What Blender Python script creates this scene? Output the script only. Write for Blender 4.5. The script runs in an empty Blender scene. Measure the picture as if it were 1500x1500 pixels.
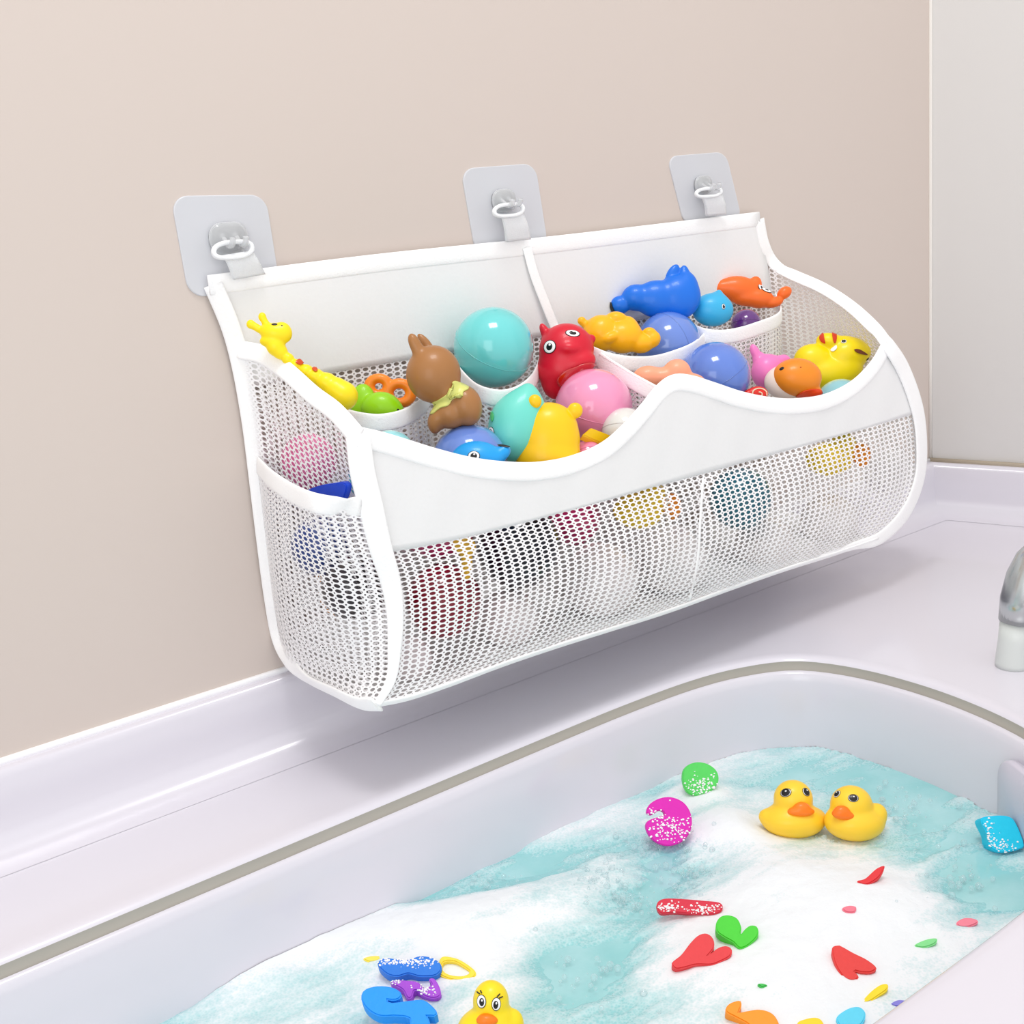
import bpy, bmesh, math, random
import numpy as np
from mathutils import Vector, Matrix
from mathutils.bvhtree import BVHTree
random.seed(3)
scn = bpy.context.scene
C = scn.collection

# ------------------------------------------------------------ camera
RW = Matrix(((0.7857692, 0.21576449, -0.5796658),
             (-0.61286288, 0.14513959, -0.77674551),
             (-0.08346165, 0.96559836, 0.24628027)))
FPX = 1800.0
CAM = Vector((0.0, -0.75, 0.35843))
cd = bpy.data.cameras.new('camera')
cd.sensor_width = 36.0
cd.lens = FPX / 1500.0 * 36.0
cd.clip_start = 0.01
cam = bpy.data.objects.new('camera', cd)
C.objects.link(cam)
cam.matrix_world = Matrix.Translation(CAM) @ RW.to_4x4()
scn.camera = cam

# ------------------------------------------------------------ light and exposure
w = bpy.data.worlds.new('room_light')
scn.world = w
w.use_nodes = True
w.node_tree.nodes['Background'].inputs[0].default_value = (1.0, 0.985, 0.98, 1)
w.node_tree.nodes['Background'].inputs[1].default_value = 1.0

def area(name, loc, target, size, energy, col=(1, 1, 1)):
    l = bpy.data.lights.new(name, 'AREA')
    l.shape = 'RECTANGLE'
    l.size, l.size_y = size
    l.energy = energy
    l.color = col
    o = bpy.data.objects.new(name, l)
    C.objects.link(o)
    o.location = loc
    o.rotation_euler = (Vector(target) - Vector(loc)).to_track_quat('-Z', 'Y').to_euler()
    return o
area('ceiling_light', (0.30, -0.50, 1.75), (0.52, -0.08, 0.1), (0.50, 0.40), 9.5, (1, 0.99, 0.975))
area('left_front_fill', (-1.1, -1.3, 0.7), (0.5, -0.1, 0.12), (0.9, 1.1), 5.0, (0.95, 0.97, 1))  # unseen fill from the left front, added to brighten the ledge and front faces

scn.view_settings.view_transform = 'Standard'
scn.view_settings.look = 'None'
scn.view_settings.gamma = 1
scn.view_settings.exposure = 0.02
scn.cycles.transparent_max_bounces = 24
scn.cycles.max_bounces = 8

# ------------------------------------------------------------ rays
def ray(px, py):
    return RW @ Vector((px - 750.0, 750.0 - py, -FPX))
def atY(px, py, y):
    r = ray(px, py)
    return CAM + r * ((y - CAM.y) / r.y)
def atZ(px, py, z):
    r = ray(px, py)
    return CAM + r * ((z - CAM.z) / r.z)
def atX(px, py, x):
    r = ray(px, py)
    return CAM + r * ((x - CAM.x) / r.x)
RIGHT = RW @ Vector((1, 0, 0))
UP = RW @ Vector((0, 1, 0))
BACK = RW @ Vector((0, 0, 1))
def scale_at(p):
    return -(p - CAM).dot(BACK) / FPX

# ------------------------------------------------------------ materials
def lin(c):
    return tuple(((v / 255.0) / 12.92 if v / 255.0 <= 0.04045 else ((v / 255.0 + 0.055) / 1.055) ** 2.4) for v in c)
def pbsdf(name):
    m = bpy.data.materials.new(name)
    m.use_nodes = True
    return m, m.node_tree, m.node_tree.nodes['Principled BSDF']
def mat(name, rgb, rough=0.5, metal=0.0, coat=0.0, sss=0.0, noise=0.0, nscale=30.0, bump=0.0, spec=0.5, alpha=1.0):
    m, t, b = pbsdf(name)
    col = lin(rgb)
    b.inputs['Base Color'].default_value = (*col, 1)
    b.inputs['Roughness'].default_value = rough
    b.inputs['Metallic'].default_value = metal
    b.inputs['Coat Weight'].default_value = coat
    b.inputs['Coat Roughness'].default_value = 0.05
    b.inputs['Specular IOR Level'].default_value = spec
    b.inputs['Alpha'].default_value = alpha
    if sss:
        b.inputs['Subsurface Weight'].default_value = sss
        b.inputs['Subsurface Radius'].default_value = (0.01, 0.006, 0.004)
        b.inputs['Subsurface Scale'].default_value = 0.6
    tc = t.nodes.new('ShaderNodeTexCoord')
    nz = t.nodes.new('ShaderNodeTexNoise')
    nz.inputs['Scale'].default_value = nscale
    nz.inputs['Detail'].default_value = 4
    t.links.new(tc.outputs['Object'], nz.inputs['Vector'])
    mx = t.nodes.new('ShaderNodeMix')
    mx.data_type = 'RGBA'
    mx.inputs[6].default_value = (*[max(0, v * (1 - noise)) for v in col], 1)
    mx.inputs[7].default_value = (*[min(1, v * (1 + noise)) for v in col], 1)
    t.links.new(nz.outputs[0], mx.inputs[0])
    t.links.new(mx.outputs[2], b.inputs['Base Color'])
    if bump:
        bp = t.nodes.new('ShaderNodeBump')
        bp.inputs['Strength'].default_value = bump
        bp.inputs['Distance'].default_value = 0.001
        t.links.new(nz.outputs[0], bp.inputs['Height'])
        t.links.new(bp.outputs[0], b.inputs['Normal'])
    return m
_v = {}
def vinyl(rgb):
    if rgb not in _v:
        _v[rgb] = mat('vinyl_%d_%d_%d' % rgb, rgb, rough=0.38, sss=0.0, noise=0.03, coat=0.15, spec=0.4)
    return _v[rgb]
_b = {}
def gloss(rgb):
    if rgb not in _b:
        _b[rgb] = mat('glossy_plastic_%d_%d_%d' % rgb, rgb, rough=0.16, noise=0.02, coat=0.8)
    return _b[rgb]
BLACK = mat('black_paint', (16, 14, 16), 0.25)
WHITEP = mat('white_paint', (252, 252, 252), 0.3)
FABRIC = mat('white_fabric', (240, 240, 240), 0.9, noise=0.012, nscale=400, bump=0.15, spec=0.1)
TRIM = mat('white_binding_tape', (255, 255, 255), 0.85, noise=0.01, nscale=700, bump=0.3, spec=0.1)
WEB = mat('white_elastic_webbing', (246, 248, 250), 0.8, noise=0.02, nscale=1500, bump=0.6, spec=0.1)

def mesh_mat(name, rgb, pu=0.0064, pv=0.0036, a=0.345, b=0.355):
    m, t, bs = pbsdf(name)
    bs.inputs['Base Color'].default_value = (*lin(rgb), 1)
    bs.inputs['Roughness'].default_value = 0.6
    bs.inputs['Specular IOR Level'].default_value = 0.2
    uv = t.nodes.new('ShaderNodeUVMap')
    uv.uv_map = 'uv'
    sp = t.nodes.new('ShaderNodeSeparateXYZ')
    t.links.new(uv.outputs[0], sp.inputs[0])
    def M(op, x, y=None, z=None):
        n = t.nodes.new('ShaderNodeMath')
        n.operation = op
        for i, v in enumerate((x, y, z)):
            if v is None: continue
            if isinstance(v, (int, float)): n.inputs[i].default_value = v
            else: t.links.new(v, n.inputs[i])
        return n.outputs[0]
    def cell(off, aa, bb, offv=None):
        offv = off if offv is None else offv
        fu = M('SUBTRACT', M('FRACT', M('MULTIPLY_ADD', sp.outputs[0], 1 / pu, off)), 0.5)
        fv = M('SUBTRACT', M('FRACT', M('MULTIPLY_ADD', sp.outputs[1], 1 / pv, offv)), 0.5)
        fu = M('MULTIPLY', fu, 1 / aa)
        fv = M('MULTIPLY', fv, 1 / bb)
        return M('ADD', M('MULTIPLY', fu, fu), M('MULTIPLY', fv, fv))
    d = cell(0.0, a, b)
    d2 = cell(0.5, 0.10, 0.15)
    d = M('MINIMUM', d, d2)
    al = M('GREATER_THAN', d, 1.0)
    t.links.new(al, bs.inputs['Alpha'])
    return m
NET = mesh_mat('white_netting', (250, 249, 250))

# ------------------------------------------------------------ object helpers
def link(o, parent=None, kind=None):
    C.objects.link(o)
    if parent is not None: o.parent = parent
    if kind: o['kind'] = kind
    return o
def tag(o, label, cat, group=None):
    o['label'] = label
    o['category'] = cat
    if group: o['group'] = group
    return o
def mesh_obj(name, verts, faces, m, parent=None, uvs=None, smooth=True):
    me = bpy.data.meshes.new(name)
    me.from_pydata([tuple(v) for v in verts], [], faces)
    if uvs is not None:
        ul = me.uv_layers.new(name='uv')
        for lp in me.loops:
            ul.data[lp.index].uv = uvs[lp.vertex_index]
    me.materials.append(m)
    if smooth: me.polygons.foreach_set('use_smooth', [True] * len(me.polygons))
    me.update()
    o = bpy.data.objects.new(name, me)
    return link(o, parent)
def bm_obj(name, bm, m, parent=None, smooth=True):
    me = bpy.data.meshes.new(name)
    bmesh.ops.recalc_face_normals(bm, faces=bm.faces)
    bm.to_mesh(me)
    bm.free()
    me.materials.append(m)
    if smooth: me.polygons.foreach_set('use_smooth', [True] * len(me.polygons))
    return link(bpy.data.objects.new(name, me), parent)
def empty(name, loc):
    e = bpy.data.objects.new(name, None)
    e.empty_display_size = 0.01
    e.location = loc
    return link(e)
def rebase(o, loc):
    """move a mesh object's origin to loc, geometry staying put"""
    o.data.transform(Matrix.Translation(-Vector(loc)))
    o.location = loc
    return o
def under(child, parent):
    """parent child to parent, keeping its geometry where it is (both unrotated)"""
    child.parent = parent
    child.matrix_parent_inverse = Matrix.Translation(-Vector(parent.location))
    return child

def smooth_line(pts, n, closed=False):
    """Catmull-Rom through pts (any dimension), resampled to n even steps"""
    P = np.array([list(p) for p in pts], float)
    k = len(P)
    out = []
    segs = k if closed else k - 1
    for i in range(segs):
        if closed:
            p0, p1, p2, p3 = P[(i - 1) % k], P[i], P[(i + 1) % k], P[(i + 2) % k]
        else:
            p1, p2 = P[i], P[i + 1]
            p0 = P[i - 1] if i > 0 else 2 * p1 - p2
            p3 = P[i + 2] if i + 2 < k else 2 * p2 - p1
        for t in np.linspace(0, 1, 12, endpoint=False):
            out.append(0.5 * ((2 * p1) + (-p0 + p2) * t + (2 * p0 - 5 * p1 + 4 * p2 - p3) * t * t + (-p0 + 3 * p1 - 3 * p2 + p3) * t ** 3))
    out.append(out[0] if closed else P[-1])
    out = np.array(out)
    d = np.r_[0, np.cumsum(np.linalg.norm(np.diff(out[:, :3], axis=0), axis=1))]
    s = np.linspace(0, d[-1], n + 1 if closed else n)
    r = np.stack([np.interp(s, d, out[:, j]) for j in range(out.shape[1])], 1)
    return r[:-1] if closed else r

def coons(top, bottom, left, right, n, mm, bulge=None):
    """grid between four curves; top and bottom run left to right, left and right run top to bottom"""
    T, B, L, Rr = smooth_line(top, n), smooth_line(bottom, n), smooth_line(left, mm), smooth_line(right, mm)
    T[0] = L[0]; T[-1] = Rr[0]; B[0] = L[-1]; B[-1] = Rr[-1]
    g = np.zeros((mm, n, 3))
    for j in range(mm):
        v = j / (mm - 1)
        for i in range(n):
            u = i / (n - 1)
            g[j, i] = ((1 - v) * T[i] + v * B[i] + (1 - u) * L[j] + u * Rr[j]
                       - ((1 - u) * (1 - v) * T[0] + u * (1 - v) * T[-1] + (1 - u) * v * B[0] + u * v * B[-1]))
            if bulge is not None:
                g[j, i] += np.array(bulge) * math.sin(math.pi * u) * math.sin(math.pi * v)
    return g
def grid_obj(name, g, m, parent=None, solid=0.0, ripple=0.0):
    mm, n, _ = g.shape
    uvs = []
    mid = g[mm // 2]
    for j in range(mm):
        for i in range(n):
            du = float(np.sum(np.linalg.norm(np.diff(mid[:i + 1], axis=0), axis=1))) if i else 0.0
            col = g[:, n // 2]
            dv = float(np.sum(np.linalg.norm(np.diff(col[:j + 1], axis=0), axis=1))) if j else 0.0
            uvs.append((du, dv))
    V = g.reshape(-1, 3).copy()
    if ripple:
        for i in range(len(V)):
            x, y, z = V[i]
            V[i, 1] += ripple * (math.sin(x * 61 + z * 23) + 0.6 * math.sin(x * 137 - z * 71)) * 0.5
    F = [(j * n + i, j * n + i + 1, (j + 1) * n + i + 1, (j + 1) * n + i) for j in range(mm - 1) for i in range(n - 1)]
    o = mesh_obj(name, V, F, m, parent, uvs)
    if solid:
        s = o.modifiers.new('thickness', 'SOLIDIFY')
        s.thickness = solid
        s.offset = 0
    return o

def ribbon(name, pts, normals, width, thick, m, parent=None, n=60, closed=False, widths=None):
    """soft flat tape swept along pts; normals are the flat side's direction at each point"""
    data = [list(p) + list(q) + [widths[i] if widths else width] for i, (p, q) in enumerate(zip(pts, normals))]
    D = smooth_line(data, n, closed)
    ring = []
    ns = 14
    for a in range(ns):
        th = 2 * math.pi * a / ns
        c, s = math.cos(th), math.sin(th)
        ring.append((math.copysign(abs(c) ** 0.55, c), math.copysign(abs(s) ** 0.8, s)))
    V, F, N = [], [], len(D)
    for i in range(N):
        p = D[i, :3]
        a, b = (D[(i - 1) % N, :3], D[(i + 1) % N, :3]) if closed else (D[max(0, i - 1), :3], D[min(N - 1, i + 1), :3])
        t = b - a
        t /= np.linalg.norm(t) + 1e-12
        nn = D[i, 3:6] - t * np.dot(D[i, 3:6], t)
        nn /= np.linalg.norm(nn) + 1e-12
        bi = np.cross(t, nn)
        for (rx, ry) in ring:
            V.append(p + bi * rx * D[i, 6] / 2 + nn * ry * thick / 2)
    last = N if closed else N - 1
    for i in range(last):
        for a in range(ns):
            b = (a + 1) % ns
            k = (i + 1) % N
            F.append((i * ns + a, i * ns + b, k * ns + b, k * ns + a))
    if not closed:
        F.append(tuple(range(ns))[::-1])
        F.append(tuple((N - 1) * ns + a for a in range(ns)))
    return mesh_obj(name, V, F, m, parent)
def tube(name, pts, r, m, parent=None, n=40, closed=False, normal=(0, 0, 1)):
    return ribbon(name, pts, [normal] * len(pts), 2 * r, 2 * r, m, parent, n, closed)

# ------------------------------------------------------------ the setting
BEIGE = mat('painted_wall_beige', (212, 200, 192), 0.85, noise=0.02, nscale=2.2, spec=0.2)
GREYW = mat('painted_wall_grey', (215, 213, 211), 0.8, noise=0.015, nscale=2.0, spec=0.2)
ACRYL = mat('white_tub_acrylic', (221, 218, 227), 0.22, noise=0.008, nscale=4, coat=0.3)
GAP_GREY = mat('shadow_gap_grey', (172, 167, 158), 0.5, noise=0.08, nscale=12)
TAN = mat('tan_grout', (176, 164, 146), 0.7, noise=0.05, nscale=20)

def box(name, p0, p1, m, parent=None, kind=None):
    x0, y0, z0 = p0; x1, y1, z1 = p1
    V = [(x0, y0, z0), (x1, y0, z0), (x1, y1, z0), (x0, y1, z0), (x0, y0, z1), (x1, y0, z1), (x1, y1, z1), (x0, y1, z1)]
    F = [(3, 2, 1, 0), (4, 5, 6, 7), (0, 1, 5, 4), (1, 2, 6, 5), (2, 3, 7, 6), (3, 0, 4, 7)]
    o = mesh_obj(name, V, F, m, parent, smooth=False)
    if kind: o['kind'] = kind
    return o
XC, UPZ = 1.118, 0.0525
wall_b = box('wall_back', (-1.6, 0.0, -0.5), (XC + 0.25, 0.06, 1.3), BEIGE, kind='structure')
q = atZ(1500, 683, UPZ)
rdir = Vector((q.x - XC, q.y, 0)).normalized()
rn = Vector((rdir.y, -rdir.x, 0))
if rn.x > 0: rn = -rn
def wall_right():
    a = Vector((XC, 0.0, 0)); b = a + rdir * 1.7; o_ = -rn * 0.06
    V = [(p.x, p.y, z) for z in (-0.5, 1.3) for p in (a, b, b + o_, a + o_)]
    F = [(3, 2, 1, 0), (4, 5, 6, 7), (0, 1, 5, 4), (1, 2, 6, 5), (2, 3, 7, 6), (3, 0, 4, 7)]
    return mesh_obj('wall_right', V, F, GREYW, smooth=False)
wall_right()['kind'] = 'structure'
# pale bead of filler in the corner
cb = tube('trim_1', [(XC - 0.0012, -0.0012, UPZ), (XC - 0.0012, -0.0012, 0.6), (XC - 0.0012, -0.0012, 1.29)], 0.0016, mat('corner_filler', (234, 230, 224), 0.6), None, 12, normal=(1, 0, 0))
cb['kind'] = 'structure'

# ------------------------------------------------------------ the bathtub
tub = empty('bathtub', (0.2, -0.3, 0.0))
tag(tub, 'white acrylic bathtub with a flat ledge, filled with foam and aqua water', 'bathtub')
def P_(o): return under(o, tub)
# opening outline
def outline():
    pts = []
    y0, y1 = -0.1275, -0.462
    pts += [(x, y0) for x in np.linspace(-0.42, 0.50, 8)]
    pts += [(0.555, -0.1285), (0.61, -0.1325), (0.652, -0.142), (0.688, -0.161), (0.706, -0.190), (0.7145, -0.236), (0.712, -0.293), (0.697, -0.352), (0.668, -0.405), (0.622, -0.440), (0.565, -0.457)]
    pts += [(x, y1) for x in np.linspace(0.50, -0.42, 8)]
    pts += [(-0.50, -0.43), (-0.545, -0.36), (-0.555, -0.29), (-0.545, -0.22), (-0.50, -0.155)]
    return smooth_line([(x, y, 0) for x, y in pts], 260, closed=True)[:, :2]
OUT = outline()
def inset(d):
    t = np.roll(OUT, -1, 0) - np.roll(OUT, 1, 0)
    t /= np.linalg.norm(t, axis=1)[:, None]
    nrm = np.stack([t[:, 1], -t[:, 0]], 1)     # inward for this winding
    return OUT + nrm * d
# orientation check: inward must shrink
cen = np.array([0.1, -0.295])
if np.linalg.norm(inset(0.01) - cen, axis=1).mean() > np.linalg.norm(OUT - cen, axis=1).mean():
    _ins = inset
    def inset(d): return _ins(-d)
def rings(name, prof, m, cap=False):
    V, F = [], []
    N = len(OUT)
    for d, z in prof:
        V += [(x, y, z) for x, y in inset(d)]
    for k in range(len(prof) - 1):
        for i in range(N):
            j = (i + 1) % N
            F.append((k * N + i, k * N + j, (k + 1) * N + j, (k + 1) * N + i))
    if cap: F.append(tuple((len(prof) - 1) * N + i for i in range(N)))
    return mesh_obj(name, V, F, m)
P_(rings('rim_edge', [(-0.012, 0.0), (-0.008, 0.0001), (-0.004, -0.0003), (-0.0015, -0.0012), (0.0, -0.0032)], ACRYL))
P_(rings('shadow_gap_strip', [(0.0, -0.0030), (0.0002, -0.0118), (0.0016, -0.0121)], GAP_GREY))  # step below the lip, coloured grey to stand for its shadow gap
P_(rings('basin', [(0.0012, -0.0100), (0.0030, -0.0104), (0.0045, -0.0120), (0.0060, -0.017), (0.008, -0.035), (0.012, -0.07), (0.018, -0.14), (0.03, -0.20), (0.06, -0.235), (0.10, -0.25)], ACRYL, cap=True))
# deck: flat ledge round the opening
def deck():
    bm = bmesh.new()
    a = [bm.verts.new((x, y, 0)) for x, y in inset(-0.012)]
    w0 = Vector((XC, 0, 0)); w1 = w0 + rdir * 0.75
    outer = [(-1.2, 0.0), (XC, 0.0), (w1.x, w1.y), (w1.x, -0.62), (-1.2, -0.62)]
    pts = []
    for i in range(len(outer)):
        p, r_ = Vector(outer[i]), Vector(outer[(i + 1) % len(outer)])
        for s in range(24): pts.append(p.lerp(r_, s / 24))
    b = [bm.verts.new((p.x, p.y, 0)) for p in pts]
    ed = []
    for L in (a, b):
        for i in range(len(L)): ed.append(bm.edges.new((L[i], L[(i + 1) % len(L)])))
    bmesh.ops.triangle_fill(bm, edges=ed, use_beauty=True)
    for f in bm.faces:
        f.normal_update()
        if f.normal.z < 0: f.normal_flip()


    me = bpy.data.meshes.new('ledge')
    bm.to_mesh(me); bm.free()
    me.materials.append(ACRYL)
    return link(bpy.data.objects.new('ledge', me))
P_(deck())
P_(box('apron', (-1.2, -0.635, -0.5), (1.20, -0.62, 0.0), ACRYL))
# raised upstand along both walls
def upstand():
    prof = [(0.0, UPZ), (0.006, UPZ), (0.0085, UPZ - 0.0015), (0.010, UPZ - 0.006), (0.012, 0.030), (0.0135, 0.016), (0.017, 0.008), (0.023, 0.003), (0.033, 0.0006), (0.04, 0.0002)]
    a, b, c = Vector((-1.2, 0, 0)), Vector((XC, 0, 0)), Vector((XC, 0, 0)) + rdir * 0.74
    n1, n2 = Vector((0, -1, 0)), rn
    mit = (n1 + n2).normalized()
    mit = mit / mit.dot(n1)
    V, F = [], []
    for base, nn in ((a, n1), (b, mit), (c, n2)):
        for d, z in prof:
            p = base + nn * d
            V.append((p.x, p.y, z))
    k = len(prof)
    for s in range(2):
        for i in range(k - 1):
            F.append((s * k + i, s * k + i + 1, (s + 1) * k + i + 1, (s + 1) * k + i))
    return mesh_obj('upstand', V, F, ACRYL)
u_ = upstand()
es = u_.modifiers.new('split', 'EDGE_SPLIT'); es.split_angle = math.radians(50)
P_(u_)
g1 = tube('trim_2', [(-1.2, -0.001, UPZ + 0.0012), (0, -0.001, UPZ + 0.0012), (XC - 0.004, -0.001, UPZ + 0.0012)], 0.0022, mat('white_caulk', (250, 250, 252), 0.4), None, 12)
g1['kind'] = 'structure'
cc = Vector((XC - 0.002, -0.002, UPZ + 0.001))
g2 = tube('trim_3', [cc, cc + rdir * 0.35, cc + rdir * 0.72], 0.0026, TAN, None, 12)
g2['kind'] = 'structure'

# water and foam
ZW = -0.070
WATER, wt, wb = pbsdf('aqua_bath_water')
wb.inputs['Base Color'].default_value = (*lin((150, 208, 208)), 1)
wb.inputs['Roughness'].default_value = 0.08
wtc = wt.nodes.new('ShaderNodeTexCoord')
wnz = wt.nodes.new('ShaderNodeTexNoise'); wnz.inputs['Scale'].default_value = 26; wnz.inputs['Detail'].default_value = 5
wt.links.new(wtc.outputs['Object'], wnz.inputs['Vector'])
wr = wt.nodes.new('ShaderNodeValToRGB')
wr.color_ramp.elements[0].position = 0.35; wr.color_ramp.elements[0].color = (*lin((146, 206, 208)), 1)
wr.color_ramp.elements[1].position = 0.65; wr.color_ramp.elements[1].color = (*lin((172, 218, 221)), 1)
wt.links.new(wnz.outputs[0], wr.inputs[0]); wt.links.new(wr.outputs[0], wb.inputs['Base Color'])
wbp = wt.nodes.new('ShaderNodeBump'); wbp.inputs['Strength'].default_value = 0.3; wbp.inputs['Distance'].default_value = 0.003
wt.links.new(wnz.outputs[0], wbp.inputs['Height']); wt.links.new(wbp.outputs[0], wb.inputs['Normal'])
wv = inset(0.0118)
wo = mesh_obj('bath_water', [(x, y, ZW) for x, y in wv], [tuple(range(len(wv)))], WATER, smooth=False)
wo['kind'] = 'stuff'
tag(wo, 'aqua coloured bath water showing between the foam', 'water')

def vnoise(x, y, seed=0):
    xi, yi = np.floor(x).astype(int), np.floor(y).astype(int)
    xf, yf = x - xi, y - yi
    def h(a, b):
        v = (a * 374761393 + b * 668265263 + seed * 974634777) & 0x7fffffff
        v = ((v ^ (v >> 13)) * 1274126177) & 0x7fffffff
        return ((v ^ (v >> 16)) & 0xffff) / 65535.0
    u, v_ = xf * xf * (3 - 2 * xf), yf * yf * (3 - 2 * yf)
    return (h(xi, yi) * (1 - u) + h(xi + 1, yi) * u) * (1 - v_) + (h(xi, yi + 1) * (1 - u) + h(xi + 1, yi + 1) * u) * v_
def fbm(x, y, s, seed=0, o=4):
    r = np.zeros_like(x); a = 1.0; t = 0
    for i in range(o):
        r += a * vnoise(x * s, y * s, seed + i); t += a; a *= 0.5; s *= 2.03
    return r / t
# foam banks: (pixel, pixel radius, height in m, flatten) and open patches
BANKS = [((1075, 1225), 55, 0.013), ((1130, 1300), 90, 0.009), ((1230, 1370), 110, 0.008), ((1050, 1170), 40, 0.010), ((720, 1345), 70, 0.008), ((620, 1370), 80, 0.008),
         ((820, 1310), 60, 0.008), ((480, 1400), 70, 0.005), ((1060, 1420), 120, 0.006), ((700, 1420), 70, 0.005), ((900, 1270), 35, 0.003), ((1340, 1240), 40, 0.003), ((1300, 1330), 80, 0.006), ((380, 1440), 60, 0.004), ((1180, 1470), 110, 0.005)]
POOLS = [((700, 1290), 60, 1.0), ((620, 1310), 45, .8), ((790, 1275), 55, .9), ((960, 1285), 62, 1.1), ((900, 1250), 40, .6), ((1040, 1270), 35, .4), ((500, 1460), 42, .9), ((460, 1420), 30, .5), ((900, 1390), 60, .8), ((850, 1430), 60, .9), ((800, 1400), 40, .6),
         ((900, 1480), 60, .7), ((1150, 1140), 60, .6), ((1330, 1150), 70, .8), ((1380, 1200), 60, .9), ((1440, 1260), 60, .8), ((1400, 1290), 45, .9), ((1470, 1310), 50, .8), ((1270, 1170), 50, .7), ((1080, 1170), 20, .2), ((1330, 1240), 35, .7), ((480, 1340), 40, .4), ((400, 1480), 40, .4), ((940, 1340), 30, .3)]
def foam_fields(x, y):
    h = np.zeros_like(x); c = np.full_like(x, 0.60)
    for (px, py), r, hh in BANKS:
        p = atZ(px, py, ZW); s = scale_at(p) * r * 1.15
        g = np.exp(-(((x - p.x)) ** 2 + ((y - p.y)) ** 2) / (s * s))
        h = h + hh * g; c = c + 0.55 * g
    for (px, py), r in (((1160, 1215), 52), ((1250, 1222), 52)):     # the hollow the pair of ducks floats in
        p = atZ(px, py, ZW); s = scale_at(p) * r * 1.15
        h = h * (1 - np.exp(-((x - p.x) ** 2 + (y - p.y) ** 2) / (s * s)))
    for (px, py), r, a in POOLS:
        p = atZ(px, py, ZW); s = scale_at(p) * r * 1.3
        g = np.exp(-((x - p.x) ** 2 + (y - p.y) ** 2) / (s * s))
        c = c - a * 0.62 * g
        h = h * (1 - 0.7 * g)
    return h, c
def foam_h(x, y):
    xa, ya = np.array([x]), np.array([y])
    h, c = foam_fields(xa, ya)
    return float(h[0] + 0.0035 * fbm(xa, ya, 30, 5)[0] + 0.0012)
def foam():
    nx, ny = 620, 300
    xs = np.linspace(-0.30, 0.712, nx); ys = np.linspace(-0.4525, -0.137, ny)
    X, Y = np.meshgrid(xs, ys)
    h, c = foam_fields(X, Y)
    n1 = fbm(X, Y, 30, 5); n2 = fbm(X * 0.6 + Y * 0.5, Y * 1.3, 42, 11, 5)
    cov = c + (n2 - 0.5) * 1.45
    Z = ZW + h + (0.0035 * n1 + 0.0012) * np.clip((cov - 0.12) * 2.2, -0.3, 1) + 0.0010 * (fbm(X, Y, 130, 3, 3) - .5) * np.clip(cov * 1.5, 0, 1)
    ring = inset(0.011)
    # inside the tub only
    poly = ring
    inside = np.zeros(X.shape, bool)
    px, py = poly[:, 0], poly[:, 1]
    j = len(px) - 1
    for i in range(len(px)):
        cond = ((py[i] > Y) != (py[j] > Y))
        with np.errstate(divide='ignore', invalid='ignore'):
            xx = (px[j] - px[i]) * (Y - py[i]) / (py[j] - py[i] + 1e-12) + px[i]
        inside ^= cond & (X < xx)
        j = i
    idx = -np.ones(X.shape, int); V = []; A = []
    ids = np.argwhere(inside)
    for k, (a, b) in enumerate(ids):
        idx[a, b] = k; V.append((X[a, b], Y[a, b], Z[a, b])); A.append(cov[a, b])
    F = []
    for a in range(ny - 1):
        for b in range(nx - 1):
            q4 = (idx[a, b], idx[a, b + 1], idx[a + 1, b + 1], idx[a + 1, b])
            if min(q4) >= 0: F.append(tuple(int(t) for t in q4))
    m, t, bs = pbsdf('soap_foam')
    bs.inputs['Base Color'].default_value = (*lin((240, 243, 246)), 1)
    bs.inputs['Roughness'].default_value = 0.6
    bs.inputs['Subsurface Weight'].default_value = 0.0
    at = t.nodes.new('ShaderNodeAttribute'); at.attribute_name = 'cover'
    tc = t.nodes.new('ShaderNodeTexCoord')
    vo = t.nodes.new('ShaderNodeTexVoronoi'); vo.inputs['Scale'].default_value = 620
    vo2 = t.nodes.new('ShaderNodeTexVoronoi'); vo2.inputs['Scale'].default_value = 260
    for v in (vo, vo2): t.links.new(tc.outputs['Object'], v.inputs['Vector'])
    def M(op, x, y=None, clamp=False):
        n = t.nodes.new('ShaderNodeMath'); n.operation = op; n.use_clamp = clamp
        for i, v in enumerate((x, y)):
            if v is None: continue
            if isinstance(v, (int, float)): n.inputs[i].default_value = v
            else: t.links.new(v, n.inputs[i])
        return n.outputs[0]
    # small round openings between bubbles where the foam is thin
    hole = M('SUBTRACT', M('MULTIPLY', vo.outputs['Distance'], 1.5), 0.35)
    hole2 = M('SUBTRACT', M('MULTIPLY', vo2.outputs['Distance'], 1.2), 0.35)
    hh = M('ADD', M('MULTIPLY', hole, 0.55), M('MULTIPLY', hole2, 0.35))
    al = M('MULTIPLY', M('ADD', M('SUBTRACT', at.outputs['Fac'], 0.20), M('MULTIPLY', hh, 0.50)), 1.0, True)
    mx = t.nodes.new('ShaderNodeMix'); mx.data_type = 'RGBA'
    mx.inputs[6].default_value = (*lin((146, 205, 208)), 1)      # thin film, the water's colour coming through
    mx.inputs[7].default_value = (*lin((236, 240, 243)), 1)
    t.links.new(al, mx.inputs[0]); t.links.new(mx.outputs[2], bs.inputs['Base Color'])
    rg_ = t.nodes.new('ShaderNodeMapRange'); rg_.inputs[3].default_value = 0.18; rg_.inputs[4].default_value = 0.65
    t.links.new(al, rg_.inputs[0]); t.links.new(rg_.outputs[0], bs.inputs['Roughness'])
    bp = t.nodes.new('ShaderNodeBump'); bp.inputs['Strength'].default_value = 0.16; bp.inputs['Distance'].default_value = 0.0008
    t.links.new(M('ADD', vo.outputs['Distance'], vo2.outputs['Distance']), bp.inputs['Height'])
    t.links.new(bp.outputs[0], bs.inputs['Normal'])
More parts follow.
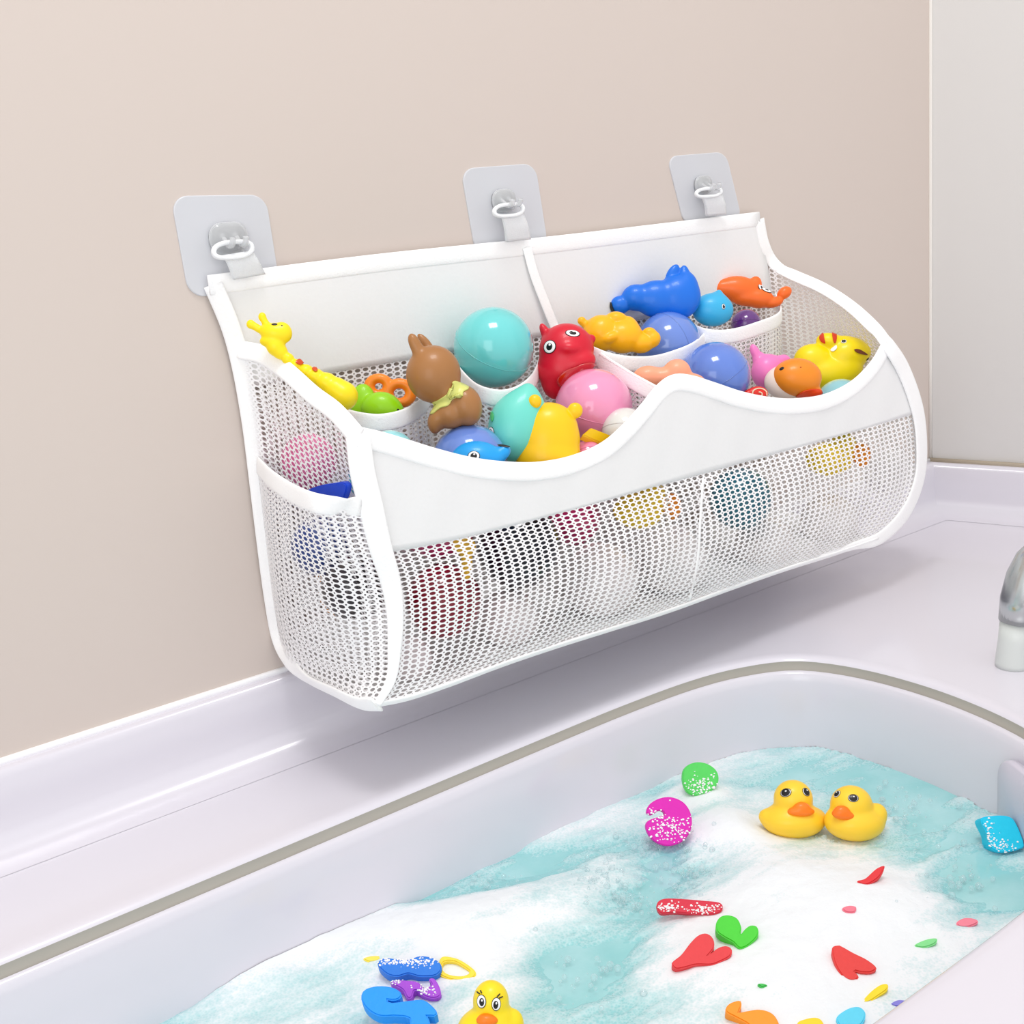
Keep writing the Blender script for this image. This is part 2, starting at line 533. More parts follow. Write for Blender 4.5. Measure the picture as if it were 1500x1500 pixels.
    o = mesh_obj('bath_foam', V, F, m)
    at_ = o.data.attributes.new('cover', 'FLOAT', 'POINT')
    at_.data.foreach_set('value', [float(a) for a in A])
    o['kind'] = 'stuff'
    tag(o, 'white soap foam spread in drifts over the bath water', 'foam')
    return o
foam()

# fitting on the right end of the tub and the tap behind it
def rounded_poly(w_, h_, r, n=8):
    pts = []
    for cx, cy, a0 in ((w_ - r, h_ - r, 0), (-w_ + r, h_ - r, 90), (-w_ + r, -h_ + r, 180), (w_ - r, -h_ + r, 270)):
        for i in range(n + 1):
            a = math.radians(a0 + 90 * i / n)
            pts.append((cx + r * math.cos(a), cy + r * math.sin(a)))
    return pts
def plate(name, centre, ux, uy, poly, thick, m, parent=None, dome=0.0):
    """rounded slab: poly in (ux, uy), thickness towards ux x uy, edges softened"""
    ux, uy = Vector(ux).normalized(), Vector(uy).normalized()
    un = ux.cross(uy)
    c = Vector(centre)
    V, F = [], []
    prof = [(1.0, 0.0), (1.0, thick * 0.6), (0.985, thick * 0.88), (0.955, thick), (0.7, thick + dome * .6), (0.35, thick + dome * .92)]
    for s, hgt in prof:
        for (a, b) in poly: V.append(c + ux * a * s + uy * b * s + un * hgt)
    k = len(poly)
    V.append(c + un * (thick + dome))
    for r_ in range(len(prof) - 1):
        for i in range(k):
            j = (i + 1) % k
            F.append((r_ * k + i, r_ * k + j, (r_ + 1) * k + j, (r_ + 1) * k + i))
    last = (len(prof) - 1) * k
    for i in range(k): F.append((last + i, last + (i + 1) % k, len(V) - 1))
    F.append(tuple(range(k))[::-1])
    return mesh_obj(name, V, F, m, parent)
LAV = mat('lavender_grey_plastic', (205, 201, 214), 0.35, coat=0.2)
pc = atZ(1502, 1168, -0.045)
pill = plate('headrest', Vector((0.6735, -0.3735, -0.050)), (-0.48, -0.88, 0), (0, 0, 1), rounded_poly(0.034, 0.030, 0.016), 0.006, LAV, None, 0.004)
P_(pill)

CHROME = mat('brushed_chrome', (196, 200, 200), 0.22, metal=1.0)
def lathe_obj(name, axis_pts, radii, m, parent=None, ns=28):
    V, F = [], []
    P = [Vector(p) for p in axis_pts]
    for i, p in enumerate(P):
        t = (P[min(i + 1, len(P) - 1)] - P[max(0, i - 1)]).normalized()
        a = t.cross(Vector((0.3, 1, 0.1))).normalized(); b = t.cross(a)
        for k in range(ns):
            th = 2 * math.pi * k / ns
            V.append(p + (a * math.cos(th) + b * math.sin(th)) * radii[i])
    for i in range(len(P) - 1):
        for k in range(ns):
            F.append((i * ns + k, i * ns + (k + 1) % ns, (i + 1) * ns + (k + 1) % ns, (i + 1) * ns + k))
    F.append(tuple(range(ns))[::-1]); F.append(tuple((len(P) - 1) * ns + k for k in range(ns)))
    return mesh_obj(name, V, F, m, parent)
def tap():
    b = atZ(1484, 975, 0.0)
    e = empty('bath_tap', b)
    tag(e, 'chrome bath tap standing on the ledge at the right edge of the photo', 'tap')
    pl = mat('pale_tap_sleeve', (214, 219, 216), 0.3)
    def V3(dx, dz, dy=0): return b + Vector((dx * .79, dx * -.61 + dy, dz))
    under(lathe_obj('base', [V3(0.0, 0), V3(0, .003), V3(0.001, .02), V3(0.003, .034)], [0.0125, 0.0125, 0.0115, 0.0125], pl), e)
    under(lathe_obj('body', [V3(0.003, .034), V3(.005, .05), V3(.009, .066), V3(.014, .078), V3(.020, .086), V3(.027, .090)], [0.0135, 0.0145, 0.0145, 0.0135, 0.011, 0.006], CHROME), e)
    under(lathe_obj('spout', [V3(.012, .055), V3(.026, .07, -.012), V3(.045, .076, -.03), V3(.062, .07, -.05), V3(.072, .055, -.065)], [0.009, 0.009, 0.0085, 0.008, 0.008], CHROME), e)
    under(lathe_obj('lever', [V3(.024, .088), V3(.034, .096, .005), V3(.055, .104, .014)], [0.004, 0.0042, 0.003], CHROME), e)
tap()

# ------------------------------------------------------------ wall hooks
FILM, ft, fb = pbsdf('clear_film')
fb.inputs['Base Color'].default_value = (*lin((240, 242, 248)), 1)
fb.inputs['Roughness'].default_value = 0.3
fb.inputs['Alpha'].default_value = 0.72
CLEAR = mat('clear_plastic', (226, 228, 230), 0.12, noise=0.02, coat=0.6, alpha=0.55)
def hook(corners, hookpx, label):
    TL, TR_, BR, BL = [atY(*c, -0.0008) for c in corners]
    c0 = (TL + TR_ + BR + BL) / 4
    e = empty('adhesive_hook', (c0.x, 0.0, c0.z))
    tag(e, label, 'hook', 'clear adhesive hooks on the beige wall')
    poly = rounded_poly(1, 1, 0.34, 8)
    def bil(u, v):
        u = (u + 1) / 2; v = (v + 1) / 2
        return TL * (1 - u) * v + TR_ * u * v + BR * u * (1 - v) + BL * (1 - u) * (1 - v)
    k = len(poly)
    V = []
    for s, y in ((1, 0.0), (1, -0.0009), (0.985, -0.0013)):
        for (a, b) in poly:
            p = bil(a * s, b * s); V.append((p.x, y, p.z))
    F = [(r * k + i, r * k + (i + 1) % k, (r + 1) * k + (i + 1) % k, (r + 1) * k + i) for r in range(2) for i in range(k)]
    F.append(tuple(2 * k + i for i in range(k))); F.append(tuple(range(k))[::-1])
    under(mesh_obj('film_plate', V, F, FILM, None, smooth=False), e)
    hx, hy, s = hookpx
    hp = atY(hx, hy, -0.0015)
    m = scale_at(hp) * s
    dome = plate('hook_mount', (hp.x, -0.0013, hp.z), (1, 0, 0), (0, 0, 1), rounded_poly(34 * m, 25 * m, 22 * m), 0.0035, CLEAR, None, 0.002)
    under(dome, e)
    # outline bead of the mount and the two-armed hook itself
    pts = [(hp.x + a * 1.0, -0.0035, hp.z + b * 1.0) for a, b in rounded_poly(34 * m, 25 * m, 22 * m, 3)]
    under(tube('mount_rim', pts, 0.0007, CLEAR, None, 60, True, (0, -1, 0)), e)
    for dx in (-12, 12):
        x = hp.x + dx * m
        pts = [(x, -0.003, hp.z + 6 * m), (x, -0.008, hp.z - 6 * m), (x, -0.0135, hp.z - 13 * m), (x, -0.0175, hp.z - 9 * m), (x, -0.019, hp.z + 1 * m)]
        under(tube('hook_arm', pts, 0.0017, CLEAR, None, 20, False, (1, 0, 0)), e)
    return hp, m
hooks = [
    hook([(250, 287), (389, 285), (411, 425), (277, 436)], (333, 349, 0.86), 'largest and leftmost clear hook plate, above the left top corner of the organizer'),
    hook([(675, 247), (784, 239), (803, 362), (697, 374)], (736, 294, 0.60), 'middle clear hook plate, above the centre of the organizer top'),
    hook([(977, 229), (1063, 222), (1087, 322), (1003, 332)], (1028, 271, 0.48), 'rightmost clear hook plate, above the right top corner of the organizer'),
]

# ------------------------------------------------------------ the organizer
ORG = empty('bath_toy_organizer', (0.6, -0.006, 0.065))
tag(ORG, 'white mesh bath toy organizer with wavy front hanging from three wall hooks, full of toys', 'toy organizer')
def O_(o): return under(o, ORG)
YB, YF = -0.006, -0.130
def B(px, py, y=YB): return atY(px, py, y)
def Fp(px, py, y=YF): return atY(px, py, y)

# back
b_tl, b_tr = B(312, 417), B(1108, 322)
b_bl, b_br = Vector((0.351, YB, 0.070)), Vector((0.868, YB, 0.056))
left_back = [b_tl, B(338, 480), B(354, 540), B(368, 620), B(378, 700), B(390, 800), B(400, 880), B(410, 935)]
right_back = [b_tr, B(1120, 370), B(1126, 392), Vector((0.869, YB, 0.20)), b_br]
zs = 0.2535
bl_mid = Vector((B(356, 560).x, YB, zs)); br_mid = Vector((0.868, YB, zs))
g = coons([b_tl, b_tr], [bl_mid, br_mid], [b_tl, B(338, 480), bl_mid], [b_tr, B(1120, 370), br_mid], 60, 16)
O_(grid_obj('back_panel', g, FABRIC, solid=0.0012))
g = coons([bl_mid, br_mid], [left_back[-1], b_br], [bl_mid, B(378, 700), B(400, 880), left_back[-1]], [br_mid, b_br], 60, 16)
O_(grid_obj('back_mesh', g, NET))
# front
rim = [Fp(524, 640), Fp(560, 648), Fp(600, 660), Fp(640, 672), Fp(690, 684), Fp(740, 690), Fp(790, 690), Fp(840, 680), Fp(885, 660), Fp(918, 632), Fp(945, 602), Fp(968, 574), Fp(988, 561), Fp(1012, 562),
       Fp(1045, 572), Fp(1085, 585), Fp(1125, 593), Fp(1165, 595), Fp(1210, 588), Fp(1250, 568), Fp(1280, 538), Fp(1300, 504)]
front_left = [Fp(524, 640), Fp(530, 690), Fp(543, 745), Fp(556, 800), Fp(571, 850), Fp(578, 900), Fp(577, 950), Fp(572, 995), Fp(552, 1032)]
front_right = [Fp(1300, 504), Fp(1325, 545), Fp(1344, 600), Fp(1350, 650), Fp(1348, 695), Fp(1335, 735), Fp(1315, 765), Fp(1285, 790)]
bottom_front = [Fp(552, 1032), Fp(600, 1022), Fp(660, 1002), Fp(740, 972), Fp(820, 945), Fp(900, 920), Fp(985, 893), Fp(1070, 862), Fp(1150, 834), Fp(1220, 812), Fp(1285, 790)]
seam_line = [Fp(557, 811), Fp(650, 794), Fp(750, 770), Fp(850, 743), Fp(950, 715), Fp(1050, 688), Fp(1150, 660), Fp(1250, 632), Fp(1345, 604)]
g = coons(rim, seam_line, front_left[:3] + [seam_line[0]], [front_right[0], front_right[1], seam_line[-1]], 110, 18)
O_(grid_obj('front_panel', g, FABRIC, solid=0.0014, ripple=0.0006))
g = coons(seam_line, bottom_front, [seam_line[0]] + front_left[4:], [seam_line[-1]] + front_right[3:], 110, 26, (0, -0.008, 0))
O_(grid_obj('front_mesh', g, NET, ripple=0.0016))
# centre seam of the front netting
O_(ribbon('centre_seam', [Fp(1030, 700, -.137), Fp(1026, 760, -.139), Fp(1022, 820, -.138), Fp(1010, 880, -.132)], [(0, -1, 0)] * 4, 0.0022, 0.0010, TRIM, n=24))
# sides
def sideY(pts): return [atY(px, py, y) for px, py, y in pts]
side_top = sideY([(350, 512, -.006), (385, 520, -.022), (420, 544, -.050), (458, 578, -.078), (492, 604, -.105), (524, 640, -.130)])
side_bot = sideY([(410, 935, -.006), (424, 968, -.024), (452, 995, -.05), (490, 1014, -.085), (525, 1030, -.112), (552, 1032, -.130)])
lb = [B(350, 512), B(358, 565), B(368, 620), B(378, 700), B(390, 800), B(400, 880), B(410, 935)]
g = coons(side_top, side_bot, lb, front_left, 34, 50)
O_(grid_obj('side_mesh', g, NET))
rs_top = sideY([(1124, 392, -.006), (1160, 402, -.025), (1205, 422, -.055), (1245, 448, -.085), (1278, 478, -.112), (1300, 504, -.130)])
g = coons(rs_top, [b_br, (b_br + front_right[-1]) / 2, front_right[-1]], [right_back[2], right_back[3], b_br], front_right, 30, 40)
O_(grid_obj('side_mesh', g, NET))
# base
g = coons([left_back[-1], b_br], bottom_front, side_bot, [b_br, (b_br + front_right[-1]) / 2, front_right[-1]], 90, 20)
O_(grid_obj('base_panel', g, FABRIC, solid=0.001))
# binding tape
W = 0.0128
O_(ribbon('top_binding', [B(306, 418), B(560, 385), B(820, 357), B(1112, 321)], [(0, -1, 0)] * 4, W, 0.0026, TRIM, n=40))
def O_rib(name, pts, nr, w_=W, th=0.0026, n=70):
    return O_(ribbon(name, pts, nr, w_, th, TRIM, n=n))
O_rib('side_binding', [b_tl] + left_back[1:] + side_bot[1:], [(-.55, -.8, 0)] * 6 + [(-.7, -.7, -.1)] * 3 + [(-.7, -.5, -.4)] * 4, 0.0125, n=110)
O_rib('side_top_binding', side_top, [(-.8, -.45, .3)] * 6, 0.012)
O_rib('rim_binding', rim, [(0, -1, 0.12)] * len(rim), 0.0125, n=150)
O_(ribbon('front_edge_binding', [p + Vector((0, -.0006, 0)) for p in front_left], [(-.45, -.9, 0)] * 5 + [(-.5, -.85, 0)] * 2 + [(-.6, -.7, 0)] * 2, 0, 0.0026, TRIM, n=80, widths=[.0145, .0150, .0148, .0140, .0125, .0105, .0085, .0062, .0045]))
_rb = [B(1112, 322), B(1120, 360), B(1135, 388)] + rs_top[1:] + front_right[1:] + [Fp(1250, 800), Fp(1200, 816)]
O_(ribbon('front_edge_binding', _rb, [(0, -1, 0)] * 2 + [(-.2, -.9, .3)] + [(-.35, -.6, .7)] * 4 + [(.0, -.95, .3)] + [(.2, -.98, 0)] * 7 + [(0, -.98, -.1)] * 2, 0, 0.0026, TRIM, n=150, widths=[.0128] * 3 + [.0135] * 4 + [.016, .019, .021, .022, .021, .018, .015, .012, .007, .004]))
O_rib('base_binding', bottom_front, [(0, -.8, -.6)] * len(bottom_front), 0.005, 0.002, n=90)
# centre tape on the back panel, divider across the inside
O_rib('centre_tape', [B(772, 362, -.008), B(782, 400, -.009), B(797, 440, -.010), B(815, 485, -.012)], [(0, -1, 0)] * 4, 0.0085, 0.0012, 24)
dv_top = sideY([(812, 476, -.010), (850, 500, -.035), (880, 520, -.062), (925, 548, -.095), (975, 575, -.127)])
dv_bot = [Vector((p.x, p.y, 0.068)) for p in dv_top]
g = coons(dv_top, dv_bot, [dv_top[0], dv_bot[0]], [dv_top[-1], dv_bot[-1]], 30, 30)
O_(grid_obj('divider', g, NET))
O_rib('divider_binding', [p + Vector((0, 0, -.005)) for p in dv_top], [(-1, 0, .2)] * 5, 0.012, 0.0016, 40)
# inside pockets along the back
def pocket(pts, h=0.10, tw=0.0115, wide=None):
    top = sideY(pts)
    low = [Vector((p.x, p.y * 0.92, max(0.072, p.z - h))) for p in top]
    g = coons(top, low, [top[0], low[0]], [top[-1], low[-1]], 40, 22)
    O_(grid_obj('pocket_mesh', g, NET))
    nr = []
    for i, p in enumerate(top):
        a, b = top[max(0, i - 1)], top[min(len(top) - 1, i + 1)]
        t = b - a
        nr.append(Vector((t.y, -t.x, 0.0)).normalized())
    O_rib('pocket_binding', [p + Vector((0, 0, -.0005)) for p in top], nr, tw, 0.0018, 50)
pocket([(470, 592, -.012), (492, 604, -.035), (522, 614, -.058), (555, 618, -.068), (588, 612, -.068), (612, 599, -.060), (628, 580, -.045), (628, 556, -.010)])
pocket([(664, 530, -.010), (677, 552, -.042), (700, 574, -.070), (735, 582, -.078), (765, 572, -.072), (785, 550, -.050), (794, 520, -.012)])
pocket([(822, 486, -.014), (846, 505, -.040), (880, 523, -.060), (915, 531, -.068), (955, 531, -.068), (990, 522, -.070), (1020, 508, -.066), (1040, 486, -.04), (1040, 470, -.012)])
pocket([(1000, 460, -.010), (1010, 478, -.035), (1030, 490, -.055), (1065, 492, -.064), (1105, 482, -.062), (1143, 464, -.048), (1136, 436, -.014)])
# outside pocket on the left side
pk_top = [atY(378, 682, -.010), atX(398, 702, .334), atX(428, 722, .329), atX(460, 736, .327), atX(490, 741, .336), atX(510, 742, .345), atX(529, 742, .353)]
g = coons(pk_top, [p + Vector((-.001, 0, 0.001)) for p in side_bot], [lb[3], lb[4], lb[5], side_bot[0]], front_left[2:], 34, 34, (-0.010, 0, 0))
O_(grid_obj('side_pocket_mesh', g, NET))
O_rib('side_pocket_binding', pk_top, [(-.95, -.3, 0.1)] * 7, 0.0122, 0.002, 50)

# webbing straps with their slotted loops, up to the hooks
for (cx, cy, hw, hh_, tp), quad in (((341, 366, 28, 11.5, 3.4), ((327, 374), (369, 367), (388, 401), (341, 409))),
                               ((745, 308, 21, 8.5, 2.7), ((734, 315), (766, 311), (777, 350), (741, 354))),
                               ((1038, 282, 18, 6.0, 2.3), ((1028, 286), (1057, 284), (1063, 313), (1034, 316)))):
    q_ = [atY(*quad[0], -.0150), atY(*quad[1], -.0150), atY(*quad[2], -.0100), atY(*quad[3], -.0100)]
    g = coons([q_[0], q_[1]], [q_[3], q_[2]], [q_[0], (q_[0] + q_[3]) / 2 + Vector((0, -.0012, 0)), q_[3]], [q_[1], (q_[1] + q_[2]) / 2 + Vector((0, -.0012, 0)), q_[2]], 10, 10)
    O_(grid_obj('hanging_strap', g, WEB, solid=0.0018))
    ring = []
    for i in range(20):
        a = 2 * math.pi * i / 20
        ca, sa = math.cos(a), math.sin(a)
        ring.append(atY(cx + hw * math.copysign(abs(ca) ** .75, ca) , cy - hh_ * math.copysign(abs(sa) ** .85, sa) - 0.10 * hw * ca, -.0150 + .0015 * sa))
    mp = scale_at(ring[0])
    O_(ribbon('strap_loop', ring, [(0, -1, .1)] * 20, 2 * tp * mp, 2.4 * tp * mp, WEB, n=80, closed=True))

# ------------------------------------------------------------ toy makers
def sph(bm, loc, rad, rot=None, seg=28, rings_=18):
    """ellipsoid with its axes in camera-independent world space"""
    M4 = Matrix.Translation(loc) @ (rot.to_4x4() if rot else Matrix.Identity(4)) @ Matrix.Diagonal((*rad, 1))
    bmesh.ops.create_uvsphere(bm, u_segments=seg, v_segments=rings_, radius=1.0, matrix=M4)
class Toy:
    """a moulded toy: overlapping rounded lumps fused into one skin"""
    def __init__(self, name, px, py, y=None, z=None, col=(255, 0, 0), m=None):
        self.name = name
        self.p0 = (px, py)
        self.anchor = atY(px, py, y) if y is not None else atZ(px, py, z)
        self.s = scale_at(self.anchor)
        self.m = m or vinyl(col)
        self.bm = bmesh.new()
        self.el = []
        self.soft = True
    def pos(self, px, py, d=0.0):
        """the point seen at (px, py), d metres nearer than the toy's middle"""
        r = ray(px, py).normalized()
        t = (self.anchor - CAM).dot(BACK) / r.dot(BACK)
        return CAM + r * t + BACK * d
    def add(self, px, py, rx, ry, rd=None, d=0.0, rot=0.0):
        rd = (rx + ry) / 2 if rd is None else rd
        R3 = Matrix((RIGHT, UP, BACK)).transposed() @ Matrix.Rotation(math.radians(-rot), 3, 'Z')
        sph(self.bm, self.pos(px, py, d * self.s), (rx * self.s, ry * self.s, rd * self.s), R3)
        self.el.append((np.array(self.pos(px, py, d * self.s)), np.array(R3).reshape(3, 3), np.array([rx, ry, rd]) * self.s))
        return self
    def melt(self, me, k):
        """blend the lumps into one another like moulded vinyl"""
        n = len(me.vertices)
        P = np.zeros(n * 3); me.vertices.foreach_get('co', P); P = P.reshape(-1, 3)
        def field(Q):
            D = []; G = []
            for c, R3, r in self.el:
                L = (Q - c) @ R3
                k0 = np.linalg.norm(L / r, axis=1) + 1e-9
                g = L / (r * r)
                k1 = np.linalg.norm(g, axis=1) + 1e-9
                D.append(k0 * (k0 - 1) / k1); G.append((g / k1[:, None]) @ R3.T)
            D = np.array(D); G = np.array(G)
            W_ = np.exp(np.clip(-(D - D.min(0)) / k, -50, 0))
            sm = D.min(0) - k * np.log(W_.sum(0)) + 0.35 * k
            g = (W_[:, :, None] * G).sum(0)
            g /= np.linalg.norm(g, axis=1)[:, None] + 1e-9
            return sm, g
        for _ in range(8):
            f, g = field(P)
            P = P - g * np.clip(f, -4 * k, 4 * k)[:, None] * 0.8
        me.vertices.foreach_set('co', P.ravel()); me.update()
    def torus(self, px, py, R_, r_, squash=1.0):
        self.soft = False
        c = self.pos(px, py)
        n, k = 36, 14
        V = []
        for i in range(n):
            a = 2 * math.pi * i / n
            for j in range(k):
                b = 2 * math.pi * j / k
                V.append(self.bm.verts.new(c + (RIGHT * math.cos(a) + UP * math.sin(a) * squash) * (R_ + r_ * math.cos(b)) * self.s + BACK * r_ * math.sin(b) * self.s))
        for i in range(n):
            for j in range(k):
                self.bm.faces.new((V[i * k + j], V[((i + 1) % n) * k + j], V[((i + 1) % n) * k + (j + 1) % k], V[i * k + (j + 1) % k]))
        return self
    def build(self, parent=None, label=None, cat='bath toy', group=None, voxel=1.3, smooth=6, k=2.4):
        me = bpy.data.meshes.new(self.name)
        bmesh.ops.recalc_face_normals(self.bm, faces=self.bm.faces)
        self.bm.to_mesh(me); self.bm.free()
        tmp = bpy.data.objects.new('tmp', me)
        C.objects.link(tmp)
        rm = tmp.modifiers.new('r', 'REMESH'); rm.mode = 'VOXEL'; rm.voxel_size = max(0.0004, voxel * self.s)
        sm = tmp.modifiers.new('s', 'SMOOTH'); sm.iterations = smooth; sm.factor = 0.5
        if self.soft and self.el: sm.iterations = 2
        dg = bpy.context.evaluated_depsgraph_get()
        me2 = bpy.data.meshes.new_from_object(tmp.evaluated_get(dg))
        bpy.data.objects.remove(tmp)
        me2.name = self.name
        if self.soft and self.el and k: self.melt(me2, k * self.s)
        me2.materials.clear(); me2.materials.append(self.m)
        me2.polygons.foreach_set('use_smooth', [True] * len(me2.polygons))
        self.bvh = BVHTree.FromPolygons([v.co.copy() for v in me2.vertices], [tuple(p.vertices) for p in me2.polygons])
        zmin = min(v.co.z for v in me2.vertices)
        self.o = bpy.data.objects.new(self.name, me2)
        link(self.o)
        if parent is None:
            rebase(self.o, Vector((self.anchor.x, self.anchor.y, zmin)))
            if label: tag(self.o, label, cat, group)
        else:
            under(self.o, parent)
        return self
    def hit(self, px, py):
        d = ray(px, py).normalized()
        h = self.bvh.ray_cast(CAM, d)
        return h[0], h[1]
    def dot(self, name, px, py, rx, ry, m, rot=0.0, lift=0.0, parent=None, label=None):
        """small flattened button lying on the toy's skin"""
        p, n = self.hit(px, py)
        if p is None: return None
        z = n
        x = (RIGHT - z * RIGHT.dot(z)).normalized()
        y = z.cross(x)
        # widen so that it keeps its seen size on slanted skin, within reason
        R3 = Matrix((x, y, z)).transposed() @ Matrix.Rotation(math.radians(rot), 3, 'Z')
        bm = bmesh.new()
        k = 1 / max(0.55, abs(n.dot(BACK)))
        sph(bm, p + n * lift * self.s, (rx * self.s * k, ry * self.s, 0.9 * self.s), R3, 20, 10)
        o = bm_obj(name, bm, m)
        under(o, parent or self.o)
        if label: o['label'] = label
        return o
    def patch(self, name, poly, m, lift=0.0004, label=None, parent=None):
        """painted or applied area that follows the skin"""
        P = smooth_line([(a, b, 0) for a, b in poly], max(24, len(poly) * 4), True)[:, :2]
        c = P.mean(0)
        nr, n = 8, len(P)
        V, ok = [], []
        for r_ in range(nr + 1):
            f = r_ / nr
            for i in range(n if r_ else 1):
                q2 = c + (P[i] - c) * f if r_ else c
                p, nn = self.hit(*q2)
                if p is None:
                    V.append(V[-n] if len(V) > n else self.pos(*q2)); continue
                V.append(p + nn * lift)
        F = [(0, 1 + i, 1 + (i + 1) % n) for i in range(n)]
        for r_ in range(1, nr):
            for i in range(n):
                j = (i + 1) % n
                F.append((1 + (r_ - 1) * n + i, 1 + r_ * n + i, 1 + r_ * n + j, 1 + (r_ - 1) * n + j))
        o = mesh_obj(name, V, F, m)
        s_ = o.modifiers.new('thickness', 'SOLIDIFY'); s_.thickness = lift * 1.6; s_.offset = -1
        under(o, parent or self.o)
        if label: o['label'] = label
        return o
    def eye(self, px, py, rx, ry, pr=0.5, dx=0, dy=0, rot=0):
        e = self.dot('eye', px, py, rx, ry, WHITEP, rot, label='white eye')
        o = self.dot('eye_rim', px, py, rx * 1.12, ry * 1.12, BLACK, rot, lift=-0.35)
        pu = self.dot('pupil', px + dx, py + dy, rx * pr, ry * pr * 1.1, BLACK, rot, lift=0.65)
        if e and pu:
            gl = self.dot('glint', px + dx + rx * .1, py + dy - ry * .3, rx * .2, ry * .2, WHITEP, 0, lift=1.35)
    def black_eye(self, px, py, r):
        self.dot('eye', px, py, r, r * 1.05, BLACK, label='small black eye')

def ball(px, py, y, rpx, rgb, label, seam=None, group='plastic play balls in the organizer', name='play_ball', d=0.0):
    c = atY(px, py, y)
    r = rpx * scale_at(c)
    bm = bmesh.new()
    bmesh.ops.create_uvsphere(bm, u_segments=56, v_segments=36, radius=r)
    bmesh.ops.translate(bm, verts=bm.verts, vec=(0, 0, r))
    o = bm_obj(name, bm, gloss(rgb))
    o.location = c - Vector((0, 0, r))
    tag(o, label, 'ball', group)
    n = Vector(seam or (0.3, 0.5, 0.8)).normalized()
    a = n.cross(Vector((1, .2, 0))).normalized(); b = n.cross(a)
    pts = [c + (a * math.cos(t) + b * math.sin(t)) * r * 0.9985 for t in np.linspace(0, 2 * math.pi, 40, endpoint=False)]
    sm = ribbon('seam', pts, [p - c for p in pts], 0.0007, 0.0005, gloss(tuple(max(0, int(v * .93)) for v in rgb)), None, 96, True)
    under(sm, o)
    return o

ORANGE, YELL, LIME = (253, 138, 24), (255, 222, 0), (150, 215, 5)
# -- left compartment
t = Toy('giraffe_toy', 440, 530, y=-.052, col=(255, 224, 0))
t.add(403, 488, 23, 15, 15, rot=10).add(414, 487, 14, 16, 12, rot=-20).add(398, 500, 18, 10, 12).add(367, 475, 6.5, 7, 6).add(376, 480, 12, 6, 6, rot=35).add(384, 464, 6, 7, 6).add(389, 473, 5.5, 11, 6, rot=-28)
for (x, y_, r) in ((404, 508, 14), (411, 516, 11), (422, 526, 9.5), (434, 536, 10.5), (448, 545, 12), (462, 553, 14), (478, 562, 17), (492, 572, 20), (503, 580, 22)):
    t.add(x, y_, r, r, r)
t.build(None, 'yellow giraffe toy with long neck and brown spots leaning over the left side', 'bath toy', k=1.6)
t.black_eye(402, 475, 2.8); t.dot('nostril', 413, 477, 1.2, 1, BLACK)
t.patch('spot', [(433, 531), (439, 527), (445, 531), (440, 535)], vinyl((205, 70, 10)), label='reddish brown spot')
t.patch('spot', [(457, 541), (462, 539), (465, 543), (462, 545)], vinyl((205, 70, 10)), label='reddish brown spot')

t = Toy('lime_toy', 550, 596, y=-.044, col=LIME)
t.add(558, 597, 29, 24, 20).add(530, 590, 20, 30, 14, d=-14).add(570, 602, 22, 18, 16)
t.build(None, 'lime green rounded toy in the left inner pocket, under the orange double ring')
t.dot('eye', 583, 600, 1.6, 1.4, BLACK)
t = Toy('double_ring_toy', 572, 570, y=-.036, col=ORANGE)
t.torus(555, 566, 14, 8.5, 0.85).torus(585, 576, 17, 9, 0.85)
t.build(None, 'flat orange double-ring toy with two holes standing in the left inner pocket')

t = Toy('kangaroo_toy', 650, 572, y=-.082, col=(166, 114, 64))
t.add(635, 548, 41, 43, 36).add(613, 514, 9.5, 24, 8, rot=-24, d=14).add(606, 501, 6, 10, 6, rot=-20, d=14).add(623, 502, 8, 20, 7, rot=-38, d=-16).add(655, 575, 24, 20, 24)
t.add(683, 594, 24, 31, 26, rot=-15).add(660, 605, 24, 24, 22).add(641, 614, 14, 17, 16, rot=30).add(637, 624, 9, 12, 12)
t.build(None, 'brown kangaroo toy seen from behind with two ears and a ragged yellow-green scarf', k=2.8)
t.patch('scarf', [(626, 600), (632, 607), (645, 598), (657, 594), (663, 585), (669, 583), (672, 578), (678, 581), (679, 574), (687, 569), (677, 563), (664, 558), (659, 573), (643, 585), (628, 592)], vinyl((214, 216, 120)), lift=0.0010, label='pale yellow-green scarf')

ball(723, 509, -.042, 59, (104, 208, 208), 'large turquoise ball in the second inner pocket, left of the red toy', (0.15, -.55, .83))

t = Toy('red_monster_toy', 829, 530, y=-.054, col=(214, 10, 44))
t.add(830, 513, 41, 40, 34).add(824, 540, 38, 36, 32).add(815, 560, 22, 26, 20).add(798, 486, 7, 14, 7, rot=-25).add(833, 514, 16, 9, 12, d=26).add(846, 534, 27, 17, 18, d=16, rot=-18).add(867, 496, 6, 6, 6)
t.build(None, 'red bug-eyed toy with a pointed horn beside the centre divider', voxel=1.1)
t.eye(805, 508, 8, 9, 0.55, 0, 0); t.eye(839, 488, 8.5, 5.5, 0.55, 0, 0)
t.patch('mouth', [(816, 556), (826, 544), (842, 537), (860, 531), (870, 532), (872, 538), (868, 545), (850, 552), (835, 560), (822, 566)], gloss((196, 0, 14)), lift=0.0008)

ball(870, 597, -.082, 57, (240, 150, 190), 'large pink ball in front of the red toy', (0.1, -.35, .93))
ball(916, 632, -.1135, 35, (226, 226, 222), 'white ball half behind the rim below the pink ball', (.4, .3, .8))
ball(688, 676, -.092, 55, (102, 136, 214), 'periwinkle ball below the brown kangaroo toy', (.3, .3, .9))
ball(572, 668, -.096, 38, (150, 222, 230), 'pale cyan ball behind the rim at the front left corner', (.3, .3, .9))
ball(861, 668, -.116, 23, (240, 140, 180), 'small pink ball at the rim beside the yellow bear toy', (.3, .6, .6))

